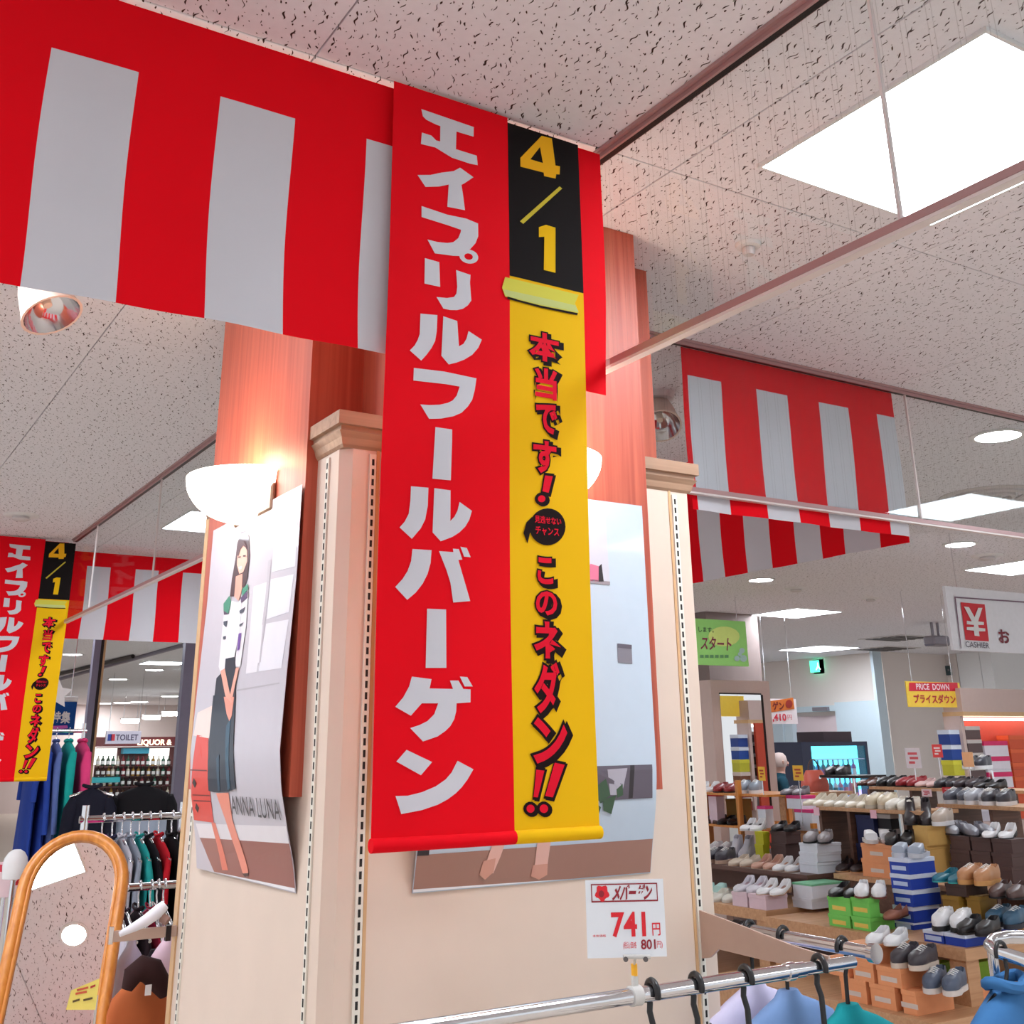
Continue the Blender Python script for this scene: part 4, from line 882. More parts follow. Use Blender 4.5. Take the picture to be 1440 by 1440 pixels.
mb = MB(); mb.add([s_.P(a, b, 0.006) for a, b in st]+[s_.P(a, b, -0.006) for a, b in st], [tuple(range(10)), tuple(range(19, 9, -1))]+[(i, (i+1) % 10, 10+(i+1) % 10, 10+i) for i in range(10)]); mb.build('star', M['whitep'], t)
MB().tube([s_.P(cu_, cv_+0.1), Vector((s_.P(cu_, 0).x, 8.2, H-0.002))], 0.002, 6).build('thread', M['chrome'], t)
# toilet sign
s_ = Sheet((0, 20, 0), (1, 0, 0), (0, 0, 1)); u0, v0 = s_.uv(148, 1046); u1, v1 = s_.uv(199, 1028)
t = thing('toilet_sign', 'hanging white toilet sign above the liquor shelves', 'sign', s_.P((u0+u1)/2, v1)); p0 = s_.P(u0, v0); p1 = s_.P(u1, v1)
bx('board', cmat((214, 208, 226), 0.4), t, (p0.x, 20, p0.z), (p1.x, 20.04, p1.z)); s_.pxtext('lettering', cmat((70, 60, 96), 0.5), t, 'TOILET', 163, 1033, 194, 1041, 0.004, 0.02, step=None)
s_.pxtext('man_symbol', cmat((50, 70, 160), 0.5), t, 'I', 153, 1033, 155.5, 1041, 0.004, 0.06, step=None); s_.pxtext('woman_symbol', cmat((206, 50, 70), 0.5), t, 'I', 157.5, 1033, 160, 1041, 0.004, 0.06, step=None)
for xx in (p0.x+0.04, p1.x-0.04): MB().tube([(xx, 20.02, p1.z), (xx, 20.02, H-0.002)], 0.006, 6).build('wire', M['chrome'], t)
# liquor shop
lq = thing('liquor_shelf', 'liquor shop wall shelf with dark red fascia lettered LIQUOR beyond the shop front', 'shelf', (8.4, 30, 0))
A = lambda px, py, y=30.0: PY(px, py, y)
s_ = Sheet((0, 29.9, 0), (1, 0, 0), (0, 0, 1))
def lqb(nm, m, x0_, y0_, x1_, y1_, d0=30.0, d1=30.3): bx(nm, m, lq, (A(x0_, y1_).x, d0, A(x0_, y1_).z), (A(x1_, y0_).x, d1, A(x1_, y0_).z))
lqb('fascia', cmat((112, 40, 44), 0.5), 130, 1036, 262, 1050, 29.92, 30.25); s_.pxtext('lettering', emit_mat('sign_glow', (255, 225, 190), 1.6), lq, 'LIQUOR &', 194, 1040, 241, 1049, 0.006, 0.03, step=None)
lqb('back_panel', cmat((112, 60, 60), 0.5), 128, 1050, 262, 1165, 30.32, 30.36)
for a_, b_ in ((135, 169), (212, 243)): lqb('lit_panel', emit_mat('lit_panel%d' % a_, (226, 226, 220), 0.9), a_, 1052, b_, 1076, 30.28, 30.31)
lqb('blue_crate_shelf', cmat((60, 160, 190), 0.4), 174, 1052, 211, 1060, 30.05, 30.3); lqb('teal_sign_band', cmat((50, 170, 180), 0.4), 126, 1092, 168, 1101, 29.9, 29.95)
for yy in (1077, 1091, 1105, 1121, 1140): lqb('shelf_board', cmat((84, 44, 46), 0.5), 132, yy, 246, yy+2, 29.9, 30.3)
zf = A(140, 1165).z; bx('plinth', cmat((96, 50, 50), 0.5), lq, (A(132, 1165).x, 29.9, 0), (A(246, 1165).x, 30.3, zf))
bot = None
bcols = [(40, 60, 40), (70, 40, 24), (30, 26, 30), (150, 110, 40), (40, 90, 70), (200, 190, 170), (120, 30, 40)]
def make_bottle(h, r):
    return MB().lathe([(0, 0), (r, 0.0), (r, h*0.58), (r*0.85, h*0.66), (r*0.36, h*0.76), (r*0.34, h*0.96), (r*0.4, h*0.965), (r*0.4, h), (0, h)], (0, 0, 0), 10).mesh('bottle', smooth=True), MB().lathe([(r*1.02, h*0.15), (r*1.02, h*0.48)], (0, 0, 0), 10).mesh('bottle_label', smooth=True)
bme, lme = make_bottle(0.235, 0.045); bme.materials.append(cmat((40, 60, 40), 0.15)); lme.materials.append(M['whitep'])
for row, (yb, n) in enumerate(((1077, 15), (1091, 15), (1105, 12), (1121, 12))):
    for i in range(n):
        px = 137+i*(243-137)/n+rng.uniform(-0.6, 0.6); p = A(px, yb, 30.0)
        t = thing('bottle', 'small dark bottle on the %s shelf of the liquor shop' % ('top', 'second', 'third', 'bottom')[row], 'bottle', (p.x, 29.99, A(px, yb).z+0.001), 'bottles in the liquor shop, %s shelf' % ('top', 'second', 'third', 'bottom')[row])
        for me, nm in ((bme, 'glass'), (lme, 'bottle_label')):
            o = bpy.data.objects.new(nm, me); COL.objects.link(o); o.parent = t
            if nm == 'glass': o.material_slots[0].link = 'OBJECT'; o.material_slots[0].material = cmat(rng.choice(bcols), 0.15)
for px, py, lb in ((183, 1014, 'left fluorescent tube light over the liquor shop'), (213, 1009, 'right fluorescent tube light over the liquor shop'), (240, 1004, 'fluorescent tube light next to the right door post')):
    p = PY(px, py, 27); t = thing('tube_light', lb, 'ceiling light', p, 'tube lights over the liquor shop')
    MB().tube([(p.x-0.19, 27, p.z), (p.x+0.19, 27, p.z)], 0.04, 10).build('tube', M['down'], t, smooth=True)
    for s in (-0.15, 0.15): MB().tube([(p.x+s, 27, p.z+0.02), (p.x+s, 27, H-0.002)], 0.006, 6).build('hanger_rod', M['chrome'], t)
    bx('reflector', M['whitep'], t, (p.x-0.2, 26.9, p.z+0.045), (p.x+0.2, 27.1, p.z+0.065))
# ------------------------------------------------------------------ shoe department
def kxy(px, py=1200): d = ray(px, py); return d.x/d.y
class Sup:                               # something that carries goods
    def __init__(s, x0, x1, y0, y1, z): s.x0, s.x1, s.y0, s.y1, s.z = x0, x1, y0, y1, z
def shoe_box(label, col, cx_, yt, yb, lx, rx, X=None, sup=None, lid=None, mark=None, grp='shoe boxes', z0=None, z1=None, lidh=0.022):
    """near upright edge at pixel column cx_, on the plane x = X, standing on sup"""
    if X is None: X = sup.x0+0.01
    P = PX(cx_, yb, X); zb = sup.z+0.0005 if sup else (z0 if z0 is not None else P.z)
    zt = z1 if z1 is not None else PX(cx_, yt, X).z
    y0_ = X/kxy(cx_, yb); yl = X/kxy(lx, yb); xr = kxy(rx, yb)*y0_
    if yl-y0_ < 0.05: yl = y0_+0.18
    if xr-X < 0.05: xr = X+0.18
    yl = y0_+min(yl-y0_, 0.36)-0.003; xr = X+min(xr-X, 0.36)-0.003
    t = thing('shoe_box', label, 'box', ((X+xr)/2, (y0_+yl)/2, zb), grp)
    hl = min(lidh, (zt-zb)*0.3)
    bb = bx('box_body', cmat(col, 0.6), t, (X+0.003, y0_+0.003, zb), (xr-0.003, yl-0.003, zt-hl*0.5))
    bx('lid', cmat(lid or col, 0.6), t, (X, y0_, zt-hl), (xr, yl, zt), 0.001)
    if mark:
        zz = zb+(zt-zb)*0.38; ym = y0_+(yl-y0_)*0.52
        bx('box_label', cmat(mark, 0.5), bb, (X-0.0006+0.003, ym-0.05, zz-0.012), (X+0.0032, ym+0.05, zz+0.010))
    return Sup(X, xr, y0_, yl, zt)

# --- shoes
def smooth01(t, a, b): t = min(max((t-a)/(b-a), 0), 1); return t*t*(3-2*t)
SHOE_KINDS = dict(
    pump=dict(hh=0.032, heel=0.045, side=0.026, vamp=0.034, op=(0.05, 0.66), ts=0.004, block=True),
    flat=dict(hh=0.010, heel=0.05, side=0.034, vamp=0.036, op=(0.05, 0.62), ts=0.006, block=True),
    loafer=dict(hh=0.016, heel=0.058, side=0.046, vamp=0.056, op=(0.05, 0.50), ts=0.010, block=True),
    sneaker=dict(hh=0.026, heel=0.070, side=0.056, vamp=0.074, op=(0.05, 0.40), ts=0.024, block=False),
    boot=dict(hh=0.026, heel=0.13, side=0.125, vamp=0.10, op=(0.06, 0.36), ts=0.010, block=True),
    slide=dict(hh=0.024, heel=0.0, side=0.0, vamp=0.055, op=(0.0, 0.45), ts=0.022, block=False))
_shoe = {}
def shoe_mesh(kind):
    if kind in _shoe: return _shoe[kind]
    K = SHOE_KINDS[kind]; Ln = 0.245; n = 16; ups = []; ins = []; st = []; sb = []
    def wid(t): return float(np.interp(t, [0, 0.06, 0.2, 0.45, 0.68, 0.85, 0.95, 1.0], [0.014, 0.027, 0.031, 0.031, 0.042, 0.037, 0.023, 0.008]))
    def base(t): return K['ts']+(K['hh']-min(K['ts'], K['hh']))*(1-smooth01(t, 0.05, 0.6)) if K['block'] else K['ts']
    def top(t):
        if kind == 'boot': return float(np.interp(t, [0, 0.1, 0.34, 0.45, 0.7, 0.92, 1.0], [0.125, 0.135, 0.125, 0.085, 0.055, 0.035, 0.02]))
        return float(np.interp(t, [0, 0.06, K['op'][1]*0.55, K['op'][1], 0.9, 1.0], [K['heel'], K['heel']*1.05, K['side'], K['vamp'], K['vamp']*0.6, K['vamp']*0.35]))
    for i in range(n+1):
        t = i/n; x = (t-0.5)*Ln; w = wid(t); b = base(t); h = max(top(t), 0.004)
        opn = K['op'][0] < t < K['op'][1]
        zi = b+0.006 if opn else b+h
        r = [(-w*0.85, b), (-w, b+h*0.35), (-w*0.9, b+h*0.8), (-w*(0.8 if opn else 0.6), b+h*0.97)]
        inner = [(-w*0.72, b+h*0.95), (-w*0.62, zi), (w*0.62, zi), (w*0.72, b+h*0.95)] if opn else [(-w*0.45, b+h*0.995), (-w*0.2, b+h*1.02), (w*0.2, b+h*1.02), (w*0.45, b+h*0.995)]
        ring = r+inner+[(-a, c) for a, c in reversed(r)]
        ups.append([(x, a, c) for a, c in ring])
        if K['op'][0]+0.02 < t < K['op'][1]+0.03: ins.append([(x, -w*0.66, b+0.0085), (x, w*0.66, b+0.0085)])
        st.append([(x, -w*1.04, b), (x, w*1.04, b), (x, w*1.0, b-K['ts']), (x, -w*1.0, b-K['ts'])])
    if kind == 'slide': ups = [r for r in ups if 0.42 < r[0][0]/Ln+0.5 < 0.86]
    me_u = MB().loft(ups).mesh('upper', smooth=True)
    me_i = MB().loft(ins, closed=False, caps=False).mesh('insole', smooth=True)
    s = MB().loft(st)
    if K['block']:
        s.loft([[(-Ln/2+0.004, -0.024, K['hh']), (-Ln/2+0.004, 0.024, K['hh']), (-Ln/2+0.055, 0.026, K['hh']*0.9), (-Ln/2+0.055, -0.026, K['hh']*0.9)], [(-Ln/2+0.008, -0.020, 0), (-Ln/2+0.008, 0.020, 0), (-Ln/2+0.045, 0.020, 0), (-Ln/2+0.045, -0.020, 0)]])
    me_s = s.mesh('sole', smooth=True)
    parts = [('upper', me_u), ('insole', me_i), ('sole', me_s)]
    if kind == 'sneaker':
        lc = MB()
        for k in range(4):
            x = (0.44+0.075*k-0.5)*Ln; zz = base(0.5)+top(0.44+0.075*k)+0.003; lc.tube([(x, -0.022, zz-0.008), (x+0.004, 0, zz+0.002), (x, 0.022, zz-0.008)], 0.0028, 6)
        parts.append(('laces', lc.mesh('laces', smooth=True)))
    for nm, me in parts: me.materials.append(M['whitep'])
    _shoe[kind] = parts; return parts
def shoe(label, kind, pos, yaw, cu_, ci, cs_, grp, tilt=0.0, roll=0.0):
    t = thing('shoe', label, 'shoe', pos, grp); t.rotation_euler = (roll, tilt, yaw)
    for nm, me in shoe_mesh(kind):
        o = bpy.data.objects.new(nm, me); COL.objects.link(o); o.parent = t
        o.material_slots[0].link = 'OBJECT'
        o.material_slots[0].material = cmat({'upper': cu_, 'insole': ci, 'sole': cs_, 'laces': (236, 234, 230)}[nm], 0.4 if nm == 'upper' else 0.6)
def pair(desc, kind, px, sup, dx, cu_, ci=(120, 90, 80), cs_=(40, 34, 32), yaw=200, gap=0.094, single=False, grp='shoes on the display', X=None):
    X = X if X is not None else sup.x0+dx
    y = X/kxy(px); a = math.radians(yaw); side = Vector((-math.sin(a), math.cos(a), 0))
    side = side if side.y > 0 or (abs(side.y) < 1e-6 and side.x < 0) else -side      # side points to picture left
    c_ = Vector((X, y, sup.z+0.0008))
    if single: return shoe(desc, kind, c_, a, cu_, ci, cs_, grp)
    shoe('left shoe of the '+desc, kind, c_+side*gap/2, a, cu_, ci, cs_, grp); shoe('right shoe of the '+desc, kind, c_-side*gap/2, a, cu_, ci, cs_, grp)

# --- the tiered display
gd = thing('shoe_display', 'tiered wooden shoe display with a corner leg at right', 'display', (5.9, 4.9, 0), 'wooden shoe displays')
WB = M['rack']; SHADEW = wood_mat('gap_shade_wood', (92, 64, 52), (118, 84, 68), 'X', 0.5)  # darker copy of the display wood: shade of the gaps put into its colour
def deck(parent, x0_, x1_, y0_, y1_, z, th=0.045, m_=None): bx('deck_board', m_ or WB, parent, (x0_, y0_, z-th), (x1_, y1_, z)); return Sup(x0_, x1_, y0_, y1_, z)
tr = PX(1357, 1335, 5.22); ZT = round(tr.z, 3)
yR = tr.y
ZFB = PX(1292, 1396, 4.86).z-0.105
d1 = deck(gd, 5.22, 6.10, yR, 5.50, ZT, 0.055)
for (xx, yy) in ((5.24, yR+0.02), (6.0, yR+0.02), (5.24, 5.36)): bx('leg', WB, gd, (xx, yy, ZFB), (xx+0.10, yy+0.10, ZT-0.055))
bx('floor_board', WB, gd, (4.80, yR-0.10, 0.0), (6.9, 5.50, ZFB))
ZD2 = PX(1250, 1236, 5.86).z
d2 = deck(gd, 5.84, 6.9, yR+0.25, 5.50, ZD2, 0.03); bx('riser', SHADEW, gd, (5.87, yR+0.25, ZT), (5.90, 5.50, ZD2-0.03)); bx('back_panel', SHADEW, gd, (6.86, yR+0.25, 0.1), (6.9, 5.5, ZD2-0.03))
ZT2 = PX(1230, 1138, 6.10).z
d4 = deck(gd, 6.10, 6.48, 6.10/kxy(1292, 1138), 6.10/kxy(1148, 1138), ZT2, 0.022)
for px in (1160, 1200, 1279): yy = 6.14/kxy(px); bx('shelf_support', SHADEW, gd, (6.13, yy-0.012, ZD2), (6.45, yy+0.012, ZT2-0.022))
ZT1 = PX(1300, 1108, 7.0).z
d5 = deck(gd, 7.0, 7.35, 7.0/kxy(1440, 1108), 7.0/kxy(1222, 1108), ZT1, 0.02)
for px in (1230, 1290, 1350, 1405): yy = 7.02/kxy(px); bx('shelf_support', SHADEW, gd, (7.03, yy-0.012, 0.0), (7.3, yy+0.012, ZT1-0.02))
ZT3 = PX(1380, 1133, 6.55).z
d6 = deck(gd, 6.55, 6.95, 6.55/kxy(1450, 1133), 6.55/kxy(1318, 1133), ZT3, 0.022)
for px in (1330, 1400): yy = 6.57/kxy(px); bx('shelf_support', SHADEW, gd, (6.58, yy-0.012, ZD2), (6.84, yy+0.012, ZT3-0.022))

gl2 = thing('shoe_display', 'left tiered wooden shoe display carrying pumps beside the column edge', 'display', (5.8, 6.4, 0), 'wooden shoe displays')
tl = PX(1077, 1281, 5.29); ZL = tl.z
e1 = deck(gl2, 5.29, 6.4, tl.y, 7.4, ZL, 0.06)
for (xx, yy) in ((5.31, tl.y+0.02), (6.2, tl.y+0.02), (5.31, 7.2)): bx('leg', WB, gl2, (xx, yy, 0), (xx+0.09, yy+0.09, ZL-0.06))
bx('floor_board', WB, gl2, (5.2, tl.y+0.1, 0), (6.4, 7.4, 0.06))
ZL2 = PX(1090, 1225, 5.72).z
e2 = deck(gl2, 5.70, 6.9, tl.y+0.03, 7.6, ZL2, 0.025, cmat((96, 66, 58), 0.5)); bx('riser', cmat((120, 92, 84), 0.6), gl2, (5.95, tl.y+0.03, ZL), (5.98, 7.6, ZL2-0.025))
bx('back_panel', cmat((120, 92, 84), 0.6), gl2, (6.86, tl.y+0.03, 0), (6.89, 7.6, ZL2-0.025))
ZL3 = PX(1030, 1161, 6.45).z; ZL4 = PX(1030, 1116, 6.45).z
e3 = deck(gl2, 6.45, 7.0, 6.45/kxy(1150, 1161), 7.75, ZL3, 0.016, M['orangewood']); e4 = deck(gl2, 6.45, 7.0, 6.45/kxy(1078, 1116), 7.75, ZL4, 0.016, M['orangewood'])
for px in (1045, 1098, 1148): yy = 6.45/kxy(px); bx('upright', M['orangewood'], gl2, (6.43, yy-0.015, ZL2), (6.47, yy+0.015, ZL4+(0.1 if px == 1045 else -0.18)))
bx('upright', M['orangewood'], gl2, (6.96, 6.45/kxy(1045)-0.015, ZL2), (7.0, 6.45/kxy(1045)+0.015, ZL4-0.001)); bx('upright', M['orangewood'], gl2, (6.43, 7.70, ZL2), (6.80, 7.74, ZL4+0.05))

# --- boxes
OR, BL, GR, LM, PK, WH, BR, TN, MU, YL = (236, 158, 108), (28, 62, 168), (118, 206, 92), (150, 200, 60), (222, 196, 206), (222, 226, 236), (84, 62, 60), (224, 180, 104), (150, 112, 36), (196, 192, 30)
fb = Sup(4.80, 6.9, yR-0.1, 5.5, ZFB)
XO = 4.86; zA = PX(1292, 1396, XO).z; zC = PX(1269, 1364, XO).z; zE = PX(1232, 1330, XO).z
sA = shoe_box('orange shoe box at the bottom by the table leg under the grey sneakers', OR, 1291, 1396, 1430, 1270, 1346, XO, fb, z1=zA, mark=(216, 200, 190), grp='orange shoe boxes')
sB = shoe_box('orange shoe box in the bottom row, left of the one by the leg', OR, 1262, 1396, 1430, 1226, 1290, XO, fb, z1=zA, mark=(216, 200, 190), grp='orange shoe boxes')
sF = shoe_box('orange shoe box in the bottom row, furthest left', OR, 1222, 1390, 1430, 1185, 1255, XO, fb, z1=zA, mark=(216, 200, 190), grp='orange shoe boxes')
sC = shoe_box('orange shoe box in the second row under the dark sneakers', OR, 1269, 1364, 1390, 1234, 1312, XO, sA, z1=zC, mark=(216, 200, 190), grp='orange shoe boxes')
sD = shoe_box('orange shoe box in the second row left of the dark sneakers', OR, 1230, 1358, 1384, 1200, 1266, XO, sF, z1=zC, mark=(216, 200, 190), grp='orange shoe boxes')
sD2 = shoe_box('orange shoe box in the second row, furthest left', OR, 1194, 1352, 1380, 1166, 1228, XO, sF, z1=zC, mark=(216, 200, 190), grp='orange shoe boxes')
sE = shoe_box('orange shoe box at the top of the low stack under the white slip-ons', OR, 1232, 1330, 1358, 1196, 1274, XO, sD, z1=zE, mark=(216, 200, 190), grp='orange shoe boxes')
shoe_box('lime green shoe box under the table left of the leg', LM, 1324, 1356, 1388, 1308, 1346, 5.62, fb, grp='lime shoe boxes under the table'); shoe_box('lime green shoe box under the table right of the leg', LM, 1370, 1356, 1388, 1352, 1406, 5.56, fb, grp='lime shoe boxes under the table')
shoe_box('orange shoe box under the table at the right edge', OR, 1380, 1386, 1420, 1368, 1430, 5.42, fb, grp='orange shoe boxes')
# blue stack
ys = [1324, 1299, 1276, 1253, 1231, 1208]; prev = d1
for i in range(5):
    lb = ('bottom', 'second', 'third', 'fourth', 'topmost')[i]
    prev = shoe_box('blue shoe box with white lid, %s of the tall blue stack' % lb, BL, (1287, 1286, 1285, 1282, 1279)[i], ys[i+1], ys[i], (1259, 1257, 1257, 1253, 1251)[i], (1327, 1325, 1326, 1322, 1318)[i], (5.50, 5.505, 5.50, 5.51, 5.515)[i], prev, lid=(214, 222, 240), mark=(190, 206, 236), grp='blue shoe boxes')
sBlue = prev
zl = PX(1359, 1316, 5.26).z
q1 = shoe_box('low blue shoe box on the table corner under the black shoes', BL, 1359, 1316, 1333, 1329, 1390, 5.26, d1, z1=zl, lid=(214, 222, 240), grp='blue shoe boxes'); q2 = shoe_box('low blue shoe box between the tall blue stack and the corner box', BL, 1328, 1312, 1328, 1299, 1358, 5.26, d1, z1=zl, lid=(214, 222, 240), mark=(190, 206, 236), grp='blue shoe boxes')
q3_ = shoe_box('low blue shoe box at the right edge of the table', BL, 1396, 1316, 1333, 1380, 1436, 5.58, d1, z1=zl, lid=(214, 222, 240), grp='blue shoe boxes')
# green boxes
g1 = shoe_box('green shoe box, lower left of the green group', GR, 1197, 1289, 1311, 1166, 1222, 5.27, d1, mark=(230, 200, 90), grp='green shoe boxes'); g2 = shoe_box('green shoe box, upper left of the green group', GR, 1197, 1264, 1289, 1165, 1222, 5.27, g1, mark=(230, 200, 90), grp='green shoe boxes')
g3 = shoe_box('green shoe box, lower right of the green group', GR, 1226, 1292, 1316, 1199, 1262, 5.27, d1, mark=(230, 200, 90), grp='green shoe boxes'); g4 = shoe_box('green shoe box, upper right of the green group under the white loafers', GR, 1224, 1265, 1291, 1198, 1240, 5.28, g3, mark=(230, 200, 90), grp='green shoe boxes')
# upper boxes, right display
o1 = shoe_box('orange shoe box, lower one left of the blue stack', OR, 1258, 1211, 1235, 1213, 1290, 5.87, d2, mark=(216, 200, 190), grp='orange shoe boxes'); o2 = shoe_box('orange shoe box, upper one under the white slides', OR, 1256, 1189, 1211, 1212, 1290, 5.87, o1, mark=(216, 200, 190), grp='orange shoe boxes')
n1 = shoe_box('tan shoe box under the tall dark boots, lower', TN, 1308, 1190, 1230, 1287, 1342, 6.05, d2, grp='tan shoe boxes'); n2 = shoe_box('tan shoe box under the tall dark boots, upper', TN, 1307, 1162, 1190, 1286, 1343, 6.05, n1, grp='tan shoe boxes')
w1 = []
for j, (a_, l_, r_) in enumerate(((1365, 1337, 1394), (1394, 1366, 1424), (1424, 1395, 1450))):
    s0 = Sup(6.2, 7, 0, 9, ZD2); 
    for k_ in range(3):
        s0 = shoe_box('dark brown shoe box, %s in the %s brown column under the silver shoes' % (('bottom', 'middle', 'top')[k_], ('left', 'centre', 'right')[j]), BR, a_, (1214, 1196, 1177)[k_], (1232, 1214, 1196)[k_], l_, r_, 6.2, s0, grp='dark brown shoe boxes', z1=[PX(1365, v, 6.2).z for v in (1214, 1196, 1177)][k_])
    w1.append(s0)
nv1 = shoe_box('navy shoe box below the middle board, lower', (30, 38, 84), 1232, 1188, 1236, 1206, 1252, 6.16, d2, grp='boxes below the middle board'); nv2 = shoe_box('navy shoe box below the middle board, upper', (30, 38, 84), 1232, 1147, 1188, 1206, 1252, 6.16, nv1, grp='boxes below the middle board')
zs_ = d2
for i_ in range(4): zs_ = shoe_box('black and white shoe box, %s of four below the middle board' % ('bottom', 'second', 'third', 'top')[i_], (36, 34, 40), 1262, (1213, 1190, 1167, 1146)[i_], 1236, 1238, 1275, 6.20, zs_, lid=(226, 222, 220), grp='boxes below the middle board', lidh=0.03)
m1 = shoe_box('mustard shoe box behind the white and black shoes', MU, 1352, 1262, 1300, 1328, 1378, 5.62, d1, grp='mustard shoe boxes'); m2 = shoe_box('mustard shoe box right of the other mustard one', MU, 1382, 1262, 1300, 1362, 1408, 5.66, d1, grp='mustard shoe boxes')
m3 = shoe_box('dark brown low box under the tan lace-up', (70, 48, 40), 1360, 1245, 1262, 1330, 1392, 5.64, m1, grp='mustard shoe boxes')
# left display boxes
k1 = shoe_box('pale pink shoe box at the left display corner under the white pumps', PK, 1078, 1272, 1284, 1053, 1110, 5.30, e1, z1=ZL+0.082, grp='pink shoe boxes'); k2 = shoe_box('pale pink shoe box left of the corner one', PK, 1052, 1272, 1284, 1030, 1078, 5.30, e1, z1=ZL+0.082, grp='pink shoe boxes')
h1 = shoe_box('white shoe box, lower of two right of the pink boxes', WH, 1143, 1265, 1286, 1115, 1190, 5.55, e1, grp='white shoe boxes'); h2 = shoe_box('white shoe box with green lid, upper of two', WH, 1143, 1244, 1265, 1115, 1190, 5.55, h1, lid=(120, 190, 150), grp='white shoe boxes', lidh=0.012)
s0 = e2
for i, (a_, b_) in enumerate(((1226, 1213), (1213, 1200), (1200, 1187))): s0 = shoe_box('white shoe box, %s of three stacked under grey pumps' % ('bottom', 'middle', 'top')[i], WH, 1150, b_, a_, 1124, 1185, 5.80, s0, grp='white shoe boxes')
h3 = s0
y_1 = shoe_box('yellow green shoe box, lower, left of the brown boxes', YL, 1074, 1188, 1206, 1062, 1084, 6.15, e2, grp='yellow green shoe boxes'); y_2 = shoe_box('yellow green shoe box, upper, left of the brown boxes', YL, 1074, 1170, 1188, 1062, 1084, 6.15, y_1, grp='yellow green shoe boxes')
b1 = shoe_box('brown shoe box below the black flats, lower left', BR, 1106, 1187, 1206, 1084, 1128, 6.2, e2, grp='brown boxes on the left display'); b2 = shoe_box('brown shoe box below the black flats, upper left', BR, 1106, 1170, 1187, 1084, 1128, 6.2, b1, grp='brown boxes on the left display')
p1_ = shoe_box('white and pink shoe box on the upper left display, lower', WH, 1143, 1139, 1163, 1118, 1181, 6.46, e3, lid=(214, 50, 120), grp='white boxes with pink lids'); p2_ = shoe_box('white and pink shoe box on the upper left display, upper', WH, 1128, 1119, 1138, 1106, 1149, 6.46, p1_, lid=(214, 50, 120), grp='white boxes with pink lids')
p3_ = shoe_box('small white and pink shoe box left of the pink lidded stack', WH, 1078, 1134, 1162, 1066, 1090, 6.46, e3, lid=(214, 50, 120), grp='white boxes with pink lids')
mu_ = shoe_box('mustard shoe box standing inside the wooden shelf unit', MU, 1037, 1124, 1160, 1022, 1043, 6.73, e3, grp='mustard shoe boxes')
rd = shoe_box('white shoe box with a red lid at the left end of the shelf unit', PK, 1008, 1116, 1138, 996, 1020, 6.5, e3, lid=(216, 40, 44), grp='white boxes with red lids')

# --- shoes
DK, BK, CR, SV, RD_, BRN, GY, NV = (58, 40, 38), (28, 24, 26), (226, 216, 196), (168, 168, 176), (150, 36, 44), (92, 56, 44), (128, 130, 140), (46, 52, 74)
WT = (232, 232, 234)
pair('white slip-ons on the top orange box', 'flat', 1234, sE, 0.13, WT, (190, 186, 190), (226, 222, 218), 200)
pair('charcoal low sneakers on the second row orange box', 'sneaker', 1268, sC, 0.12, (66, 60, 66), (90, 84, 84), (214, 196, 180), 192)
pair('grey blue sneakers on the bottom orange box by the leg', 'sneaker', 1306, sA, 0.13, (82, 92, 112), (150, 150, 156), (216, 206, 200), 200)
pair('white lace-ups with black soles on the low blue box', 'sneaker', 1327, q2, 0.12, WT, (190, 170, 160), (36, 34, 34), 200)
pair('black leather shoes on the corner blue box', 'loafer', 1362, q1, 0.12, BK, (60, 50, 48), BK, 195)
pair('blue patterned sneakers at the right edge of the table', 'sneaker', 1404, q3_, 0.12, (60, 96, 122), (120, 70, 60), (40, 44, 56), 190)
pair('grey knit slippers on top of the tall blue stack', 'slide', 1281, sBlue, 0.13, (170, 180, 196), (140, 140, 150), (196, 200, 210), 200)
pair('black loafers beside the top of the blue stack', 'loafer', 1311, Sup(5.75, 6, 0, 9, sBlue.z-0.02), 0.0, BK, (50, 40, 40), BK, 205, X=6.0) if False else None
pair('tan lace-up shoes on the dark box above the mustard boxes', 'sneaker', 1372, m3, 0.12, (196, 140, 96), (150, 96, 70), (206, 150, 90), 190)
pair('teal flats behind the tan lace-ups', 'flat', 1336, m3, 0.10, (40, 120, 140), (60, 60, 70), (60, 180, 180), 190)
pair('brown shoes at the right edge above the blue sneakers', 'loafer', 1412, m2, 0.12, (84, 60, 56), (150, 140, 130), BK, 195)
pair('white loafers on the right green box', 'loafer', 1219, g4, 0.11, WT, (200, 190, 186), (110, 60, 50), 215); pair('brown woven sandal right of the green boxes', 'flat', 1250, g3, 0.13, (150, 96, 76), (110, 70, 60), (70, 40, 34), 195, single=True)
pair('black flats on the left green box', 'flat', 1186, g2, 0.10, BK, (80, 50, 46), BK, 200)
pair('white slide sandals on the upper orange box', 'slide', 1236, o2, 0.10, WT, (196, 192, 196), (214, 206, 204), 232); pair('black loafers right of the white slides', 'loafer', 1268, o2, 0.12, BK, (90, 70, 66), BK, 215)
pair('dark ankle boots on the tan box', 'boot', 1298, n2, 0.10, (50, 42, 46), (30, 26, 26), (36, 30, 32), 215); pair('brown and white trainer right of the dark boots', 'sneaker', 1332, n2, 0.14, (196, 180, 166), (130, 90, 80), WT, 195, single=True)
pair('silver slip-ons on the left brown column', 'loafer', 1350, w1[0], 0.12, (170, 172, 180), (196, 60, 80), (60, 60, 66), 235); pair('grey silver slip-ons on the centre brown column', 'loafer', 1378, w1[1], 0.12, (130, 130, 140), (90, 80, 84), (50, 46, 50), 235); pair('white pumps at the right end of the brown boxes', 'pump', 1410, w1[2], 0.10, WT, (160, 140, 130), BK, 200)
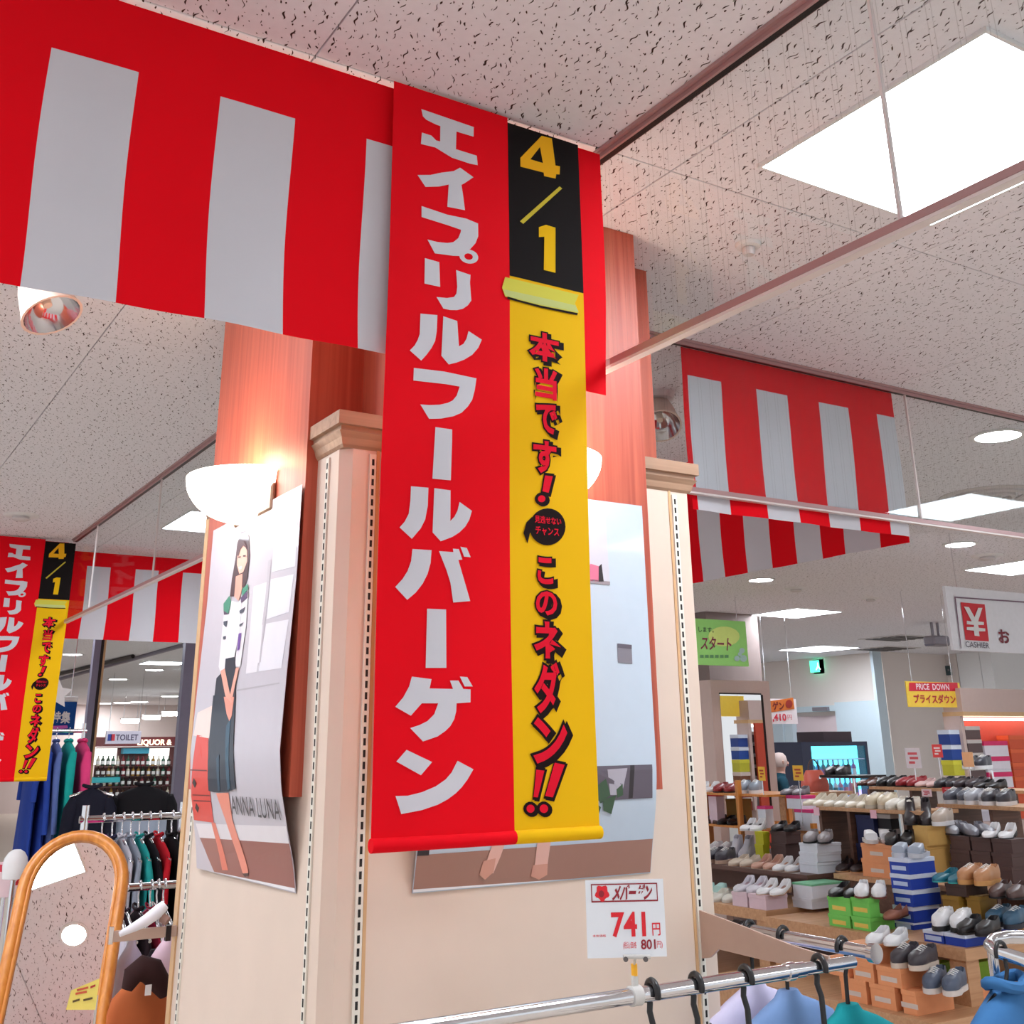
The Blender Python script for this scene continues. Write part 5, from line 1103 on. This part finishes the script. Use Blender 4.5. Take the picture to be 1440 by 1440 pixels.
# T2 board
for i, (px, kd, cu_, ds, yw) in enumerate(((1160, 'pump', CR, 'cream pumps at the left end of the middle board', 186), (1190, 'pump', (214, 206, 190), 'ivory pumps second on the middle board', 186), (1220, 'pump', CR, 'cream bow pumps third on the middle board', 190), (1248, 'sneaker', (224, 210, 184), 'beige high-cut shoes fourth on the middle board', 196), (1278, 'loafer', (232, 226, 214), 'off-white slip-ons at the right end of the middle board', 190))):
    pair(ds, kd, px, d4, 0.13, cu_, (170, 150, 136), (206, 196, 180), yw, 0.086)
# T1 board, dark row
t1 = [(1238, BRN, 'brown loafers'), (1266, BK, 'black loafers'), (1294, RD_, 'wine red flats'), (1322, (206, 170, 166), 'pale rose flats'), (1350, (44, 40, 48), 'charcoal loafers'), (1378, (54, 44, 50), 'plum black loafers'), (1406, (30, 28, 30), 'jet black loafers')]
for i, (px, cc, ds) in enumerate(t1): pair(ds+' on the back row board', 'loafer' if i % 3 else 'flat', px, d5, 0.15, cc, (90, 70, 66), BK, 188, 0.09)
# right sneaker shelf
pair('grey running shoes at the left of the right-hand shelf', 'sneaker', 1362, d6, 0.14, (84, 86, 98), (60, 60, 70), (200, 202, 208), 192); pair('white and grey running shoes on the right-hand shelf', 'sneaker', 1392, d6, 0.14, (170, 172, 180), (90, 90, 96), WT, 192); pair('dark running shoes at the right edge of the right-hand shelf', 'sneaker', 1416, d6, 0.14, (60, 58, 66), (60, 60, 70), WT, 195)
# left display shoes
pair('white open pumps on the pink corner box', 'pump', 1084, k1, 0.12, WT, (150, 110, 96), (190, 150, 120), 200, 0.09); pair('silver white pumps on the left pink box', 'pump', 1052, k2, 0.12, (216, 212, 220), (170, 140, 150), (200, 196, 196), 200, 0.09)
pair('white flats at the left end of the lower deck', 'flat', 1016, e1, 0.14, (226, 222, 210), (206, 200, 180), (220, 216, 206), 205, 0.09); pair('mint sandals at the far left end of the lower deck', 'slide', 1004, e1, 0.30, (180, 220, 214), (206, 206, 196), (220, 216, 206), 205, 0.09)
for px, kd, cc, ci_, ds in ((1012, 'sneaker', (70, 66, 76), (50, 50, 60), 'dark trainers at the column end of the pump row'), (1046, 'flat', (206, 190, 172), (180, 160, 140), 'beige flats in the pump row'), (1078, 'pump', (206, 160, 140), (160, 110, 96), 'rose gold pumps in the pump row'), (1108, 'pump', WT, (170, 120, 90), 'white toe pumps at the right end of the pump row')): pair(ds, kd, px, e2, 0.13, cc, ci_, (190, 160, 140), 198, 0.088)
for px, kd, cc, ds in ((1014, 'sneaker', (176, 170, 172), 'grey trainers behind the pump row, far left'), (1042, 'boot', (190, 186, 196), 'pale grey boots behind the pump row')): pair(ds, kd, px, e2, 0.46, cc, (80, 70, 70), (226, 222, 220), 205, 0.09)
pair('white pumps with black lining on the shelf unit', 'pump', 1062, y_2, 0.08, WT, (40, 30, 34), WT, 205, 0.075); pair('black flats on the brown boxes', 'flat', 1108, b2, 0.10, BK, (70, 50, 50), BK, 205)
pair('grey trainers on the white box stack', 'loafer', 1153, h3, 0.10, (140, 132, 134), (110, 90, 90), BK, 210); pair('black patent pumps right of the grey trainers', 'pump', 1180, Sup(5.84, 6, 0, 9, ZL2), 0.42, BK, (120, 90, 80), BK, 200)
pair('dark bow flats at the lower left of the right display', 'flat', 1196, d2, 0.20, (60, 46, 46), (150, 120, 110), (206, 160, 120), 205); pair('silver black sandals at the middle of the right display', 'flat', 1210, Sup(6.3, 7, 0, 9, ZD2), 0.0, (150, 150, 156), (80, 60, 60), BK, 200)
pair('brown flats in the shelf unit lower bay', 'flat', 1008, e3, 0.12, BRN, (60, 40, 40), BK, 210); pair('black flats in the shelf unit right of the brown ones', 'flat', 1032, e3, 0.12, BK, (60, 40, 40), BK, 195)
pair('red leather shoes on the shelf unit top', 'loafer', 1028, e4, 0.15, (140, 34, 40), (60, 30, 34), (40, 40, 44), 205); pair('grey trainers on the shelf unit top', 'sneaker', 1062, e4, 0.15, (140, 150, 164), (90, 96, 104), WT, 210); pair('white heel sandals at the column end of the shelf unit top', 'pump', 1000, e4, 0.15, WT, (190, 140, 130), WT, 205)
pair('grey suede flats on the pink lidded boxes', 'flat', 1126, p2_, 0.10, (120, 112, 118), (90, 80, 84), (60, 56, 60), 200)
# small price tags
def tagcard(label, px, py, X, w, h, col, txt=None, tcol=(206, 40, 60), post=None, grp='small price tags'):
    c_ = PX(px, py, X); sh = Sheet((X, 0, 0), (0, -1, 0), (0, 0, 1)); u, v = -c_.y, c_.z
    t = thing('price_tag', label, 'sign', (X, c_.y, post if post is not None else c_.z-h/2), grp)
    bx('card', cmat(col, 0.5), t, (X, c_.y-w/2, c_.z-h/2), (X+0.003, c_.y+w/2, c_.z+h/2))
    if txt:
        for k_, (f0, f1, g_) in enumerate(((-0.32, 0.30, 0.22), (-0.22, 0.34, 0.0), (-0.30, 0.10, -0.22))): sh.patch('printed_line', cmat(tcol, 0.5), t, [[(u+w*f0, v+h*(g_-0.06)), (u+w*f1, v+h*(g_-0.06)), (u+w*f1, v+h*(g_+0.06)), (u+w*f0, v+h*(g_+0.06))]], 0.001, None)
    if post is not None: MB().tube([(X+0.003, c_.y, post), (X+0.003, c_.y, c_.z-h/2)], 0.004, 6).build('stand', M['chrome'], t)
tagcard('white price tag on the edge of the back row board', 1303, 1115, 6.995, 0.085, 0.05, (240, 214, 220), True); tagcard('red price tag on the edge of the back row board', 1336, 1112, 6.995, 0.13, 0.045, (196, 40, 50), True, (240, 200, 200))
tagcard('pink price tag hanging from the middle board at left', 1148, 1141, 6.09, 0.05, 0.05, (244, 200, 214)); tagcard('pink price tag hanging from the middle board under the boots', 1228, 1145, 6.09, 0.05, 0.05, (244, 190, 206)); tagcard('white price tag under the right-hand shelf', 1324, 1141, 6.54, 0.085, 0.05, (240, 208, 214), True)
tagcard('white card with red print standing on the back row', 1284, 1066, 7.1, 0.135, 0.14, (228, 220, 226), True, (220, 90, 100), ZT1); tagcard('small red card standing on the back row', 1318, 1056, 7.1, 0.085, 0.09, (236, 70, 70), True, (250, 230, 230), ZT1)
tagcard('orange card tilted by the wall boxes', 1361, 1068, 7.2, 0.09, 0.10, (250, 190, 140), None, (0, 0, 0), ZT1)
tagcard('yellow price tag left of the display pillar', 1071, 1088, 6.44, 0.07, 0.10, (244, 190, 50), True, (190, 70, 30), ZL4); tagcard('yellow price tag right of the display pillar', 1122, 1087, 6.44, 0.10, 0.105, (244, 190, 50), True, (190, 70, 30), ZL4-0.2)

# ------------------------------------------------------------------ pillars, walls, fridge, signs of the right background
mp_ = thing('mirror_pillar', 'beige display pillar with a narrow mirror right of the green sign', 'pillar', (7.4, 8.0, 0))
beige = mat('pillar_beige', (196, 172, 164), 0.6, var=0.04)
a_ = PY(999, 958, 8.0); b_ = PY(1081, 958, 8.0)
bx('frame', beige, mp_, (a_.x, 8.0, 0), (b_.x, 8.3, PY(1040, 957, 8.0).z)); i0 = PY(1012, 976, 7.99); i1 = PY(1070, 976, 7.99)
bx('mirror_face', M['mirror'], mp_, (i0.x, 7.99, 0.4), (i1.x, 8.0, i0.z)); bx('mirror_bead', M['darkalu'], mp_, (i0.x, 7.985, i0.z), (i1.x, 8.0, i0.z+0.012)); bx('mirror_bead', M['darkalu'], mp_, (i1.x, 7.985, 0.4), (i1.x+0.02, 8.0, i0.z))
gp = thing('grey_pillar', 'grey ceiling pillar behind the green sign', 'pillar', (7.7, 8.6, 0)); a_ = PY(996, 920, 8.6); b_ = PY(1069, 920, 8.6)
bx('shaft', mat('pillar_grey', (128, 112, 108), 0.7, var=0.03), gp, (a_.x, 8.6, 0), (b_.x, 9.2, H-0.001))
def hanging_sign(name, label, cat, Y, x0_, y0_, x1_, y1_, col, fn, th=0.02, wires=True):
    s_ = Sheet((0, Y, 0), (1, 0, 0), (0, 0, 1)); u0, v0 = s_.uv(x0_, y1_); u1, v1 = s_.uv(x1_, y0_)
    t = thing(name, label, cat, ((u0+u1)/2, Y, v1), 'hanging signs'); bx('board', cmat(col, 0.5), t, (u0, Y, v0), (u1, Y+th, v1))
    fn(s_, t)
    if wires:
        for f in (0.12, 0.88): MB().tube([(u0+(u1-u0)*f, Y+th/2, v1), (u0+(u1-u0)*f, Y+th/2, H-0.002)], 0.003, 6).build('wire', M['chrome'], t)
    return t
def fgreen(s_, t):
    s_.patch('printed_glow', cmat((190, 206, 110), 0.5), t, [s_.px(ell(1018, 895, 22, 14, 18))], 0.002, None)
    s_.pxtext('lettering', cmat((120, 24, 60), 0.5), t, 'スタート', 986, 896, 1028, 914, 0.005, 0.02, 0.2, step=None); s_.pxtext('small_lettering', cmat((40, 60, 40), 0.5), t, 'します。', 982, 882, 1003, 889, 0.005, 0.01, step=None); [s_.patch('printed_line', cmat((80, 130, 80), 0.5), t, [s_.px([(x, 921), (x+5, 921), (x+5, 925), (x, 925)])], 0.005, None) for x in range(984, 1024, 7)]
    for k_, (x, y, r) in enumerate(((1043, 915, 4), (1036, 926, 4), (1045, 926, 5), (1040, 920, 3))): s_.patch('printed_flower', cmat((150, 176, 170), 0.5), t, [s_.px(ell(x, y, r, r, 10))], 0.004+0.0003*k_, None)
hanging_sign('green_sign', 'green hanging sign with dark red lettering at the column edge', 'sign', 7.5, 960, 874, 1048, 934, (136, 196, 100), fgreen)
def fprice(s_, t):
    s_.patch('red_band', cmat((214, 30, 58), 0.5), t, [s_.px([(1278, 960), (1346, 960), (1347, 972), (1278, 972)])], 0.003, None)
    s_.pxtext('lettering', cmat((250, 220, 226), 0.5), t, 'PRICE  DOWN', 1288, 962, 1334, 970, 0.006, 0.02, step=None); s_.pxtext('lettering', cmat((190, 40, 50), 0.5), t, 'プライスダウン', 1285, 977, 1343, 989, 0.006, 0.03, step=None)
hanging_sign('price_down_sign', 'red and yellow PRICE DOWN sign on the far wall', 'sign', 6.6, 1278, 960, 1349, 994, (246, 206, 70), fprice, 0.01)
def fcash(s_, t):
    s_.patch('red_square', cmat((206, 24, 40), 0.5), t, [s_.px([(1350, 847), (1384, 850), (1390, 902), (1357, 900)])], 0.004, None)
    s_.patch('yen_symbol', M['whitep'], t, [s_.px([(1354,853),(1361,854),(1369,868),(1374,855),(1380,855),(1374,874),(1382,875),(1382,879),(1374,879),(1375,883),(1384,884),(1384,888),(1375,888),(1376,895),(1369,894),(1368,887),(1358,886),(1358,882),(1368,882),(1368,879),(1358,878),(1358,873),(1365,874)])], 0.008, None)
    s_.pxtext('lettering', cmat((70, 60, 80), 0.5), t, 'CASHIER', 1357, 903, 1390, 911, 0.006, 0.0, step=None); s_.pxtext('lettering', cmat((120, 20, 40), 0.5), t, 'お', 1404, 886, 1418, 904, 0.006, 0.03, step=None)
    s_.patch('printed_edge', cmat((120, 90, 110), 0.5), t, [s_.px([(1341, 839), (1470, 848), (1470, 850), (1343, 841), (1351, 912), (1350, 912)])], 0.006, None)
hanging_sign('cashier_sign', 'hanging white cashier sign with a yen symbol in a red square', 'sign', 4.5, 1341, 838, 1475, 914, (226, 226, 232), fcash)
# exit sign
p = PX(1143, 927, 13.53); q = PX(1157, 945, 13.53)
t = thing('exit_sign', 'small green emergency exit sign on the far wall', 'sign', (13.5, (p.y+q.y)/2, q.z)); bx('lit_face', emit_mat('exit_green', (70, 220, 170), 1.6), t, (13.45, q.y, q.z), (13.47, p.y, p.z-0.03)); bx('housing', M['whitep'], t, (13.72, q.y-0.02, q.z-0.02), (13.550, p.y+0.02, p.z-0.01))
sh = Sheet((13.45, 0, 0), (0, -1, 0), (0, 0, 1)); sh.pxtext('running_figure', emit_mat('exit_white', (240, 250, 245), 1.5), t, '人', 1147, 932, 1154, 942, 0.004, 0.02, step=None)
# door frame of the passage on the far wall
def wallbox(nm, m, par, x0_, y0_, x1_, y1_, d0, d1):          # on the wall x = 13.55, pixels from left to right
    a = PX(x0_, y1_, 13.55); b = PX(x1_, y0_, 13.55); return bx(nm, m, par, (13.55-d0, b.y, max(0, a.z)), (13.55-d1, a.y, b.z))
dr = thing('passage_door', 'pale blue framed service doorway on the far wall behind the fridge', 'door', (13.45, 13.0, 0))
pb = mat('door_blue', (190, 205, 214), 0.5, var=0.02)
wallbox('lintel', pb, dr, 1086, 989, 1240, 1004, 0.12, 0.0); wallbox('recess', mat('recess_pink', (214, 196, 200), 0.7, var=0.02), dr, 1120, 1004, 1226, 1400, 0.02, 0.0); wallbox('jamb', pb, dr, 1226, 985, 1240, 1400, 0.14, 0.0)
wallbox('jamb', pb, dr, 1088, 1004, 1108, 1400, 0.14, 0.0); wallbox('jamb', pb, dr, 1112, 1004, 1120, 1400, 0.12, 0.0); wallbox('closer', M['grey'], dr, 1154, 994, 1174, 1000, 0.18, 0.12); wallbox('window_pane', mat('door_glass', (70, 100, 110), 0.2), dr, 1094, 1044, 1104, 1075, 0.16, 0.14); wallbox('gap', M['slot'], dr, 1108.5, 1010, 1111.5, 1400, 0.05, 0.0)
# corner post to the right of the doorway
wallp = thing('corner_post', 'pale blue corner post right of the drinks fridge', 'post', (12.0, 10.9, 0)); a = PY(1236, 1000, 11.34); b = PY(1248, 1000, 11.34)
bx('post', pb, wallp, (a.x, 11.34, 0), (b.x, 11.39, H-0.001))
# fridge
fx0, fx1 = PY(1128, 1060, 10.2).x, PY(1221, 1060, 10.2).x; fz = PY(1175, 1043, 10.2).z
frd = thing('drinks_fridge', 'dark blue drinks fridge with glowing shelves in the far right background', 'fridge', ((fx0+fx1)/2, 10.4, 0))
nvy = mat('fridge_navy', (20, 26, 62), 0.3)
bx('side_panel', nvy, frd, (fx0, 10.2, 0), (fx0+0.16, 10.9, fz)); bx('side_panel', nvy, frd, (fx1-0.05, 10.2, 0), (fx1, 10.9, fz)); bx('top_panel', nvy, frd, (fx0+0.16, 10.2, fz-0.05), (fx1-0.05, 10.9, fz)); bx('lower_panel', nvy, frd, (fx0+0.16, 10.2, 0), (fx1-0.05, 10.9, 0.45))
bx('lit_back', emit_mat('fridge_cyan', (90, 215, 235), 1.5), frd, (fx0+0.16, 10.33, 0.95), (fx1-0.05, 10.36, fz-0.05)); bx('lit_back_lower', emit_mat('fridge_violet', (170, 160, 245), 1.3), frd, (fx0+0.16, 10.33, 0.45), (fx1-0.05, 10.36, 0.95))
bx('top_box', cmat((56, 36, 46), 0.5), frd, (fx0+0.45, 10.25, fz), (fx0+0.95, 10.7, fz+0.12))
dm, dl = make_bottle(0.2, 0.032); dm.materials.append(M['whitep']); dl.materials.append(M['whitep'])
zs = [0.46+0.215*i for i in range(6)]
for r, z in enumerate(zs):
    if z+0.02 > fz-0.05: continue
    bx('shelf', mat('fridge_shelf', (190, 200, 240), 0.3), frd, (fx0+0.16, 10.22, z-0.012), (fx1-0.05, 10.33, z))
    if z+0.2 > fz-0.06: continue
    for i in range(9):
        t = thing('bottle', 'small drink bottle standing inside the glowing fridge', 'bottle', (fx0+0.24+i*(fx1-fx0-0.36)/9, 10.275, z+0.0005), 'drink bottles in the fridge')
        for me, nm in ((dm, 'bottle_body'), (dl, 'bottle_label')):
            o = bpy.data.objects.new(nm, me); COL.objects.link(o); o.parent = t; o.material_slots[0].link = 'OBJECT'
            o.material_slots[0].material = cmat(rng.choice([(60, 150, 190), (120, 180, 200), (60, 110, 120), (200, 110, 140), (220, 220, 230), (150, 90, 160)]), 0.3)
bx('glass_door', M['clear'], frd, (fx0+0.16, 10.2, 0.45), (fx1-0.05, 10.21, fz-0.05))
# sale hanging card with 410
def f410(s_, t):
    s_.patch('orange_band', cmat((206, 110, 40), 0.5), t, [s_.px([(1082, 986), (1115, 981), (1117, 997), (1083, 1002)])], 0.003, None); s_.pxtext('lettering', cmat((120, 26, 20), 0.5), t, 'ゲン', 1086, 987, 1102, 998, 0.006, 0.04, step=None)
    s_.patch('printed_emblem', cmat((150, 40, 30), 0.5), t, [s_.px(ell(1109, 990, 5, 6, 12))], 0.006, None); s_.pxtext('price_digits', cmat((206, 50, 70), 0.5), t, ',410', 1086, 1004, 1105, 1015, 0.006, 0.03, step=None); s_.pxtext('yen_mark', cmat((206, 50, 70), 0.5), t, '円', 1107, 1005, 1113, 1012, 0.006, 0.0, step=None)
hanging_sign('sale_price_sign', 'hanging sale sign reading 410 yen right of the mirror pillar', 'sign', 8.4, 1076, 983, 1119, 1018, (232, 226, 230), f410, 0.01)
# speaker/camera on the ceiling and wall panel
p = PZ(1318, 908); t = thing('ceiling_spotlight_pair', 'grey angled fixture on the far ceiling above the price down sign', 'fixture', (p.x, p.y, H))
p = Vector((p.x*0.8, p.y*0.8, H)); t.location = p
for s in (-0.05, 0.05): MB().tube([(p.x+s, p.y, H-0.001), (p.x+s, p.y, H-0.16)], 0.016, 8).build('stem', M['grey'], t)
MB().box(p.x-0.14, p.y-0.08, H-0.26, p.x+0.14, p.y+0.08, H-0.15).build('head', M['grey'], t, bevel=0.02)
t = thing('wall_panel', 'small dark control panel on the white corner wall', 'panel', (14.95, 11.1, 2.0)); a = PX(1329, 950, 14.99); b = PX(1337, 936, 14.99); bx('plate', mat('panel_dark', (60, 80, 84), 0.4), t, (14.97, b.y, a.z), (15.0, a.y, b.z)); bx('button', M['grey'], t, (14.965, b.y+0.02, b.z-0.08), (14.97, b.y+0.05, b.z-0.05))
# wall fixture with boxes at the right edge
wf = thing('wall_fixture', 'beige wall fixture with a header above the stacked boxes at the right edge', 'fixture', (8.5, 6.7, 0))
YF = 6.6
a = PY(1347, 1000, YF); b = PY(1475, 967, YF); bx('header', beige, wf, (a.x, YF-0.05, PY(1350, 1001, YF).z), (b.x, YF+0.15, PY(1350, 968, YF).z)); bx('header_ledge', M['tan'], wf, (a.x-0.02, YF-0.07, PY(1350, 1007, YF).z), (b.x, YF+0.15, PY(1350, 1001, YF).z))
bx('back_board', mat('fixture_red', (190, 66, 40), 0.6), wf, (a.x+0.05, YF+0.15, 0), (b.x, YF+0.18, PY(1350, 1007, YF).z)); bx('light_strip', emit_mat('fixture_light', (245, 248, 250), 2.5), wf, (a.x+0.1, YF+0.02, PY(1360, 1013, YF).z), (b.x, YF+0.10, PY(1360, 1009, YF).z)); bx('base_shelf', beige, wf, (a.x, YF-0.1, 0), (b.x, YF+0.15, 0.85))
bx('side_panel', beige, wf, (a.x-0.02, YF-0.03, 0.85), (a.x+0.02, YF+0.15, PY(1350, 1007, YF).z))
wsup = 0.8505
def wall_stack(px0, px1, rows, ytop, ybot, colf, what):
    x0_, x1_ = PY(px0, 1050, YF).x+0.003, PY(px1, 1050, YF).x-0.003; z = wsup; zt = PY(px0, ytop, YF).z; hh = (zt-z)/rows
    for r in range(rows):
        c_ = colf(r); t = thing('shoe_box', '%s %s' % (('lowest', 'second from the ledge', 'third from the ledge', 'fourth from the ledge', 'fifth from the ledge', 'sixth from the ledge', 'topmost')[r], what), 'box', ((x0_+x1_)/2, YF+0.1, z), 'boxes stacked on the wall fixture')
        bx('box_body', cmat(c_[0], 0.6), t, (x0_+0.002, YF+0.002, z), (x1_-0.002, YF+0.12, z+hh*0.75)); bx('lid', cmat(c_[1], 0.6), t, (x0_, YF, z+hh*0.70), (x1_, YF+0.125, z+hh*0.985)); z += hh
wall_stack(1337, 1359, 6, 1026, 1110, lambda r: [((120, 40, 34), (226, 214, 206)), ((130, 46, 36), (120, 40, 34)), ((120, 70, 44), (220, 200, 190)), ((196, 190, 50), (214, 208, 60)), ((30, 70, 150), (214, 220, 232)), ((34, 64, 140), (206, 214, 230))][r], 'box in the mixed left column of the wall fixture')
wall_stack(1361, 1382, 7, 1021, 1110, lambda r: [((190, 186, 196), (206, 202, 210))]*3 [r:r+1][0] if False else (((190, 186, 196), (206, 202, 210)) if r < 3 else ((90, 70, 70), (196, 188, 184))), 'box in the grey and brown second wall column')
wall_stack(1384, 1418, 5, 1042, 1110, lambda r: ((222, 216, 224), (214, 40, 100)), 'crimson lidded white box in the third wall column')
wall_stack(1420, 1450, 6, 1034, 1110, lambda r: ((206, 80, 40), (222, 96, 50)), 'orange red box at the right edge of the wall')
sn = Sup(7.6, 8, 0, 9, PX(1390, 1082, 7.6).z)
t = thing('display_peg_shelf', 'small clear shelf carrying black trainers in front of the wall boxes', 'shelf', (7.7, 5.6, sn.z)); yy = 7.7/kxy(1392, 1080); bx('plate', M['clear'], t, (7.56, yy-0.16, sn.z-0.008), (7.9, yy+0.16, sn.z)); bx('stem', M['chrome'], t, (7.7, yy-0.01, 0), (7.72, yy+0.01, sn.z-0.008))
pair('black trainers on the clear shelf by the wall boxes', 'sneaker', 1392, sn, 0.12, (58, 58, 66), (60, 60, 66), WT, 195)
# bag on the shelf unit and orange bag
def bag(label, px, py, Y, w, h, col):
    p = PY(px, py, Y); t = thing('handbag', label, 'bag', p, 'handbags on the display'); R = []
    for k_, (f, d) in enumerate(((1.0, 0.055), (1.04, 0.06), (1.0, 0.055), (0.85, 0.035), (0.7, 0.012))):
        R.append([(p.x+w/2*f*math.copysign(abs(math.cos(u))**0.5, math.cos(u)), p.y+d*math.copysign(abs(math.sin(u))**0.5, math.sin(u)), p.z+h*k_/4) for u in [2*math.pi*i/20 for i in range(20)]])
    MB().loft(R).build('body', cmat(col, 0.4), t, smooth=True); MB().tube([(p.x+w*0.25*math.cos(u), p.y, p.z+h*0.95+h*0.55*math.sin(u)) for u in [math.pi*i/12 for i in range(13)]], 0.006, 7).build('handle', cmat((60, 30, 26), 0.4), t, smooth=True)
    bx('clasp', M['chrome'], t, (p.x-0.012, p.y-0.066, p.z+h*0.6), (p.x+0.012, p.y-0.055, p.z+h*0.72)); return p
bsup = thing('display_stand', 'wooden display stand under the coral handbag left of the fridge', 'stand', PY(1145, 1115, 7.2)); p = PY(1145, 1113, 7.2); bx('top', WB, bsup, (p.x-0.3, 7.05, p.z-0.03), (p.x+0.3, 7.4, p.z)); bx('body', WB, bsup, (p.x-0.26, 7.08, 0), (p.x+0.26, 7.36, p.z-0.03))
bag('coral red handbag on the display left of the fridge', 1147, 1113, 7.2, 0.26, 0.17, (206, 96, 80))
pair('black boots on the display in front of the fridge', 'boot', 1188, Sup(7.0, 8, 0, 9, PX(1188, 1096, 7.3).z), 0.3, BK, (40, 36, 36), BK, 205) if False else None
bs2 = thing('display_stand', 'dark display stand under the black shoes in front of the fridge', 'stand', (7.5, 6.9, 0)); p = PX(1190, 1090, 7.5); bx('top', M['darkalu'], bs2, (7.4, p.y-0.2, p.z-0.02), (7.75, p.y+0.2, p.z)); bx('pole', M['chrome'], bs2, (7.57, p.y-0.008, 0), (7.586, p.y+0.008, p.z-0.02))
pair('black strappy shoes in front of the glowing fridge', 'loafer', 1190, Sup(7.4, 7.8, 0, 9, p.z), 0.17, (36, 28, 34), (60, 50, 50), BK, 200)

# ------------------------------------------------------------------ shopper behind the left display
def person(label, pos, yaw, height):
    s = height/1.7
    J = dict(pel=(0, 0, 0.92), bel=(0, 0.0, 1.05), che=(0.02, 0, 1.26), nb=(0.0, 0, 1.43), nk=(0.025, 0, 1.50), hd=(0.04, 0, 1.585), ht=(0.03, 0, 1.655),
             sl=(0.0, 0.17, 1.385), el=(0.02, 0.23, 1.12), wl=(0.16, 0.20, 0.93), hl=(0.21, 0.19, 0.89), sr=(0.0, -0.17, 1.385), er=(0.02, -0.23, 1.12), wr=(0.16, -0.20, 0.93), hr=(0.21, -0.19, 0.89),
             pl=(0, 0.09, 0.88), kl=(0.03, 0.10, 0.48), al=(-0.01, 0.10, 0.08), tl=(0.15, 0.11, 0.03), pr=(0, -0.09, 0.88), kr=(0.03, -0.10, 0.48), ar=(-0.01, -0.10, 0.08), tr=(0.15, -0.11, 0.03))
    Rr = dict(pel=(.15, .12), bel=(.14, .11), che=(.155, .115), nb=(.07, .06), nk=(.052, .052), hd=(.088, .078), ht=(.07, .062), sl=(.06, .06), el=(.045, .045), wl=(.03, .03), hl=(.03, .02), sr=(.06, .06), er=(.045, .045), wr=(.03, .03), hr=(.03, .02), pl=(.085, .085), kl=(.058, .058), al=(.04, .04), tl=(.032, .03), pr=(.085, .085), kr=(.058, .058), ar=(.04, .04), tr=(.032, .03))
    E = [('pel', 'bel'), ('bel', 'che'), ('che', 'nb'), ('nb', 'nk'), ('nk', 'hd'), ('hd', 'ht'), ('che', 'sl'), ('sl', 'el'), ('el', 'wl'), ('wl', 'hl'), ('che', 'sr'), ('sr', 'er'), ('er', 'wr'), ('wr', 'hr'), ('pel', 'pl'), ('pl', 'kl'), ('kl', 'al'), ('al', 'tl'), ('pel', 'pr'), ('pr', 'kr'), ('kr', 'ar'), ('ar', 'tr')]
    ks = list(J); me = bpy.data.meshes.new('body'); me.from_pydata([Vector(J[k])*s for k in ks], [(ks.index(a), ks.index(b)) for a, b in E], [])
    o = bpy.data.objects.new('body_tmp', me); COL.objects.link(o); sk = o.modifiers.new('skin', 'SKIN'); sk.use_smooth_shade = True
    for i, k in enumerate(ks): me.skin_vertices[0].data[i].radius = (Rr[k][0]*s, Rr[k][1]*s)
    me.skin_vertices[0].data[0].use_root = True
    sb = o.modifiers.new('sub', 'SUBSURF'); sb.levels = 2; sb.render_levels = 2
    bpy.context.view_layer.update(); m2 = bpy.data.meshes.new_from_object(o.evaluated_get(bpy.context.evaluated_depsgraph_get())); bpy.data.objects.remove(o)
    for m_ in (cmat((222, 178, 160), 0.5), cloth_cache((34, 72, 88)), cloth_cache((40, 40, 48)), cmat((40, 34, 34), 0.5)): m2.materials.append(m_)
    for p in m2.polygons:
        z = p.center.z/s; p.use_smooth = True
        p.material_index = 0 if z > 1.455 else (3 if z < 0.07 else (2 if z < 0.93 and abs(p.center.y) < 0.17*s and p.center.x < 0.1*s else (0 if p.center.x > 0.15*s and z < 0.94 else 1)))
    t = thing('person', label, 'person', pos, rz=yaw)
    b = bpy.data.objects.new('body', m2); COL.objects.link(b); b.parent = t
    hd = Vector(J['hd'])*s
    MB().lathe([(0.0, 0.112*s), (0.05*s, 0.104*s), (0.082*s, 0.07*s), (0.094*s, 0.02*s), (0.090*s, -0.03*s), (0.075*s, -0.06*s)], hd-Vector((0.022*s, 0, 0)), 20).build('hair', cmat((206, 186, 180), 0.8), t, smooth=True, local=True)
    MB().lathe([(0, -0.022*s), (0.013*s, -0.016*s), (0.010*s, 0.005*s), (0, 0.022*s)], hd+Vector((0.082*s, 0, -0.01*s)), 8).build('nose', cmat((222, 178, 160), 0.5), t, smooth=True, local=True)
    for sy in (-1, 1):
        MB().lathe([(0, -0.008*s), (0.008*s, 0), (0, 0.008*s)], hd+Vector((0.076*s, sy*0.030*s, 0.015*s)), 8).build('eye', M['slot'], t, smooth=True, local=True)
        MB().lathe([(0, -0.028*s), (0.012*s, -0.01*s), (0.014*s, 0.014*s), (0, 0.026*s)], hd+Vector((0.0, sy*0.088*s, 0.0)), 8).build('ear', cmat((222, 178, 160), 0.5), t, smooth=True, local=True)
    MB().tube([hd+Vector((0.078*s, -0.018*s, -0.042*s)), hd+Vector((0.084*s, 0, -0.045*s)), hd+Vector((0.078*s, 0.018*s, -0.042*s))], 0.004*s, 6).build('mouth', cmat((170, 90, 84), 0.5), t, smooth=True, local=True)
p = PY(1094, 1070, 8.9)
person('shopper with pale hair in a dark teal top, turned right behind the left display', (p.x, p.y, 0), math.radians(-30), 1.42)
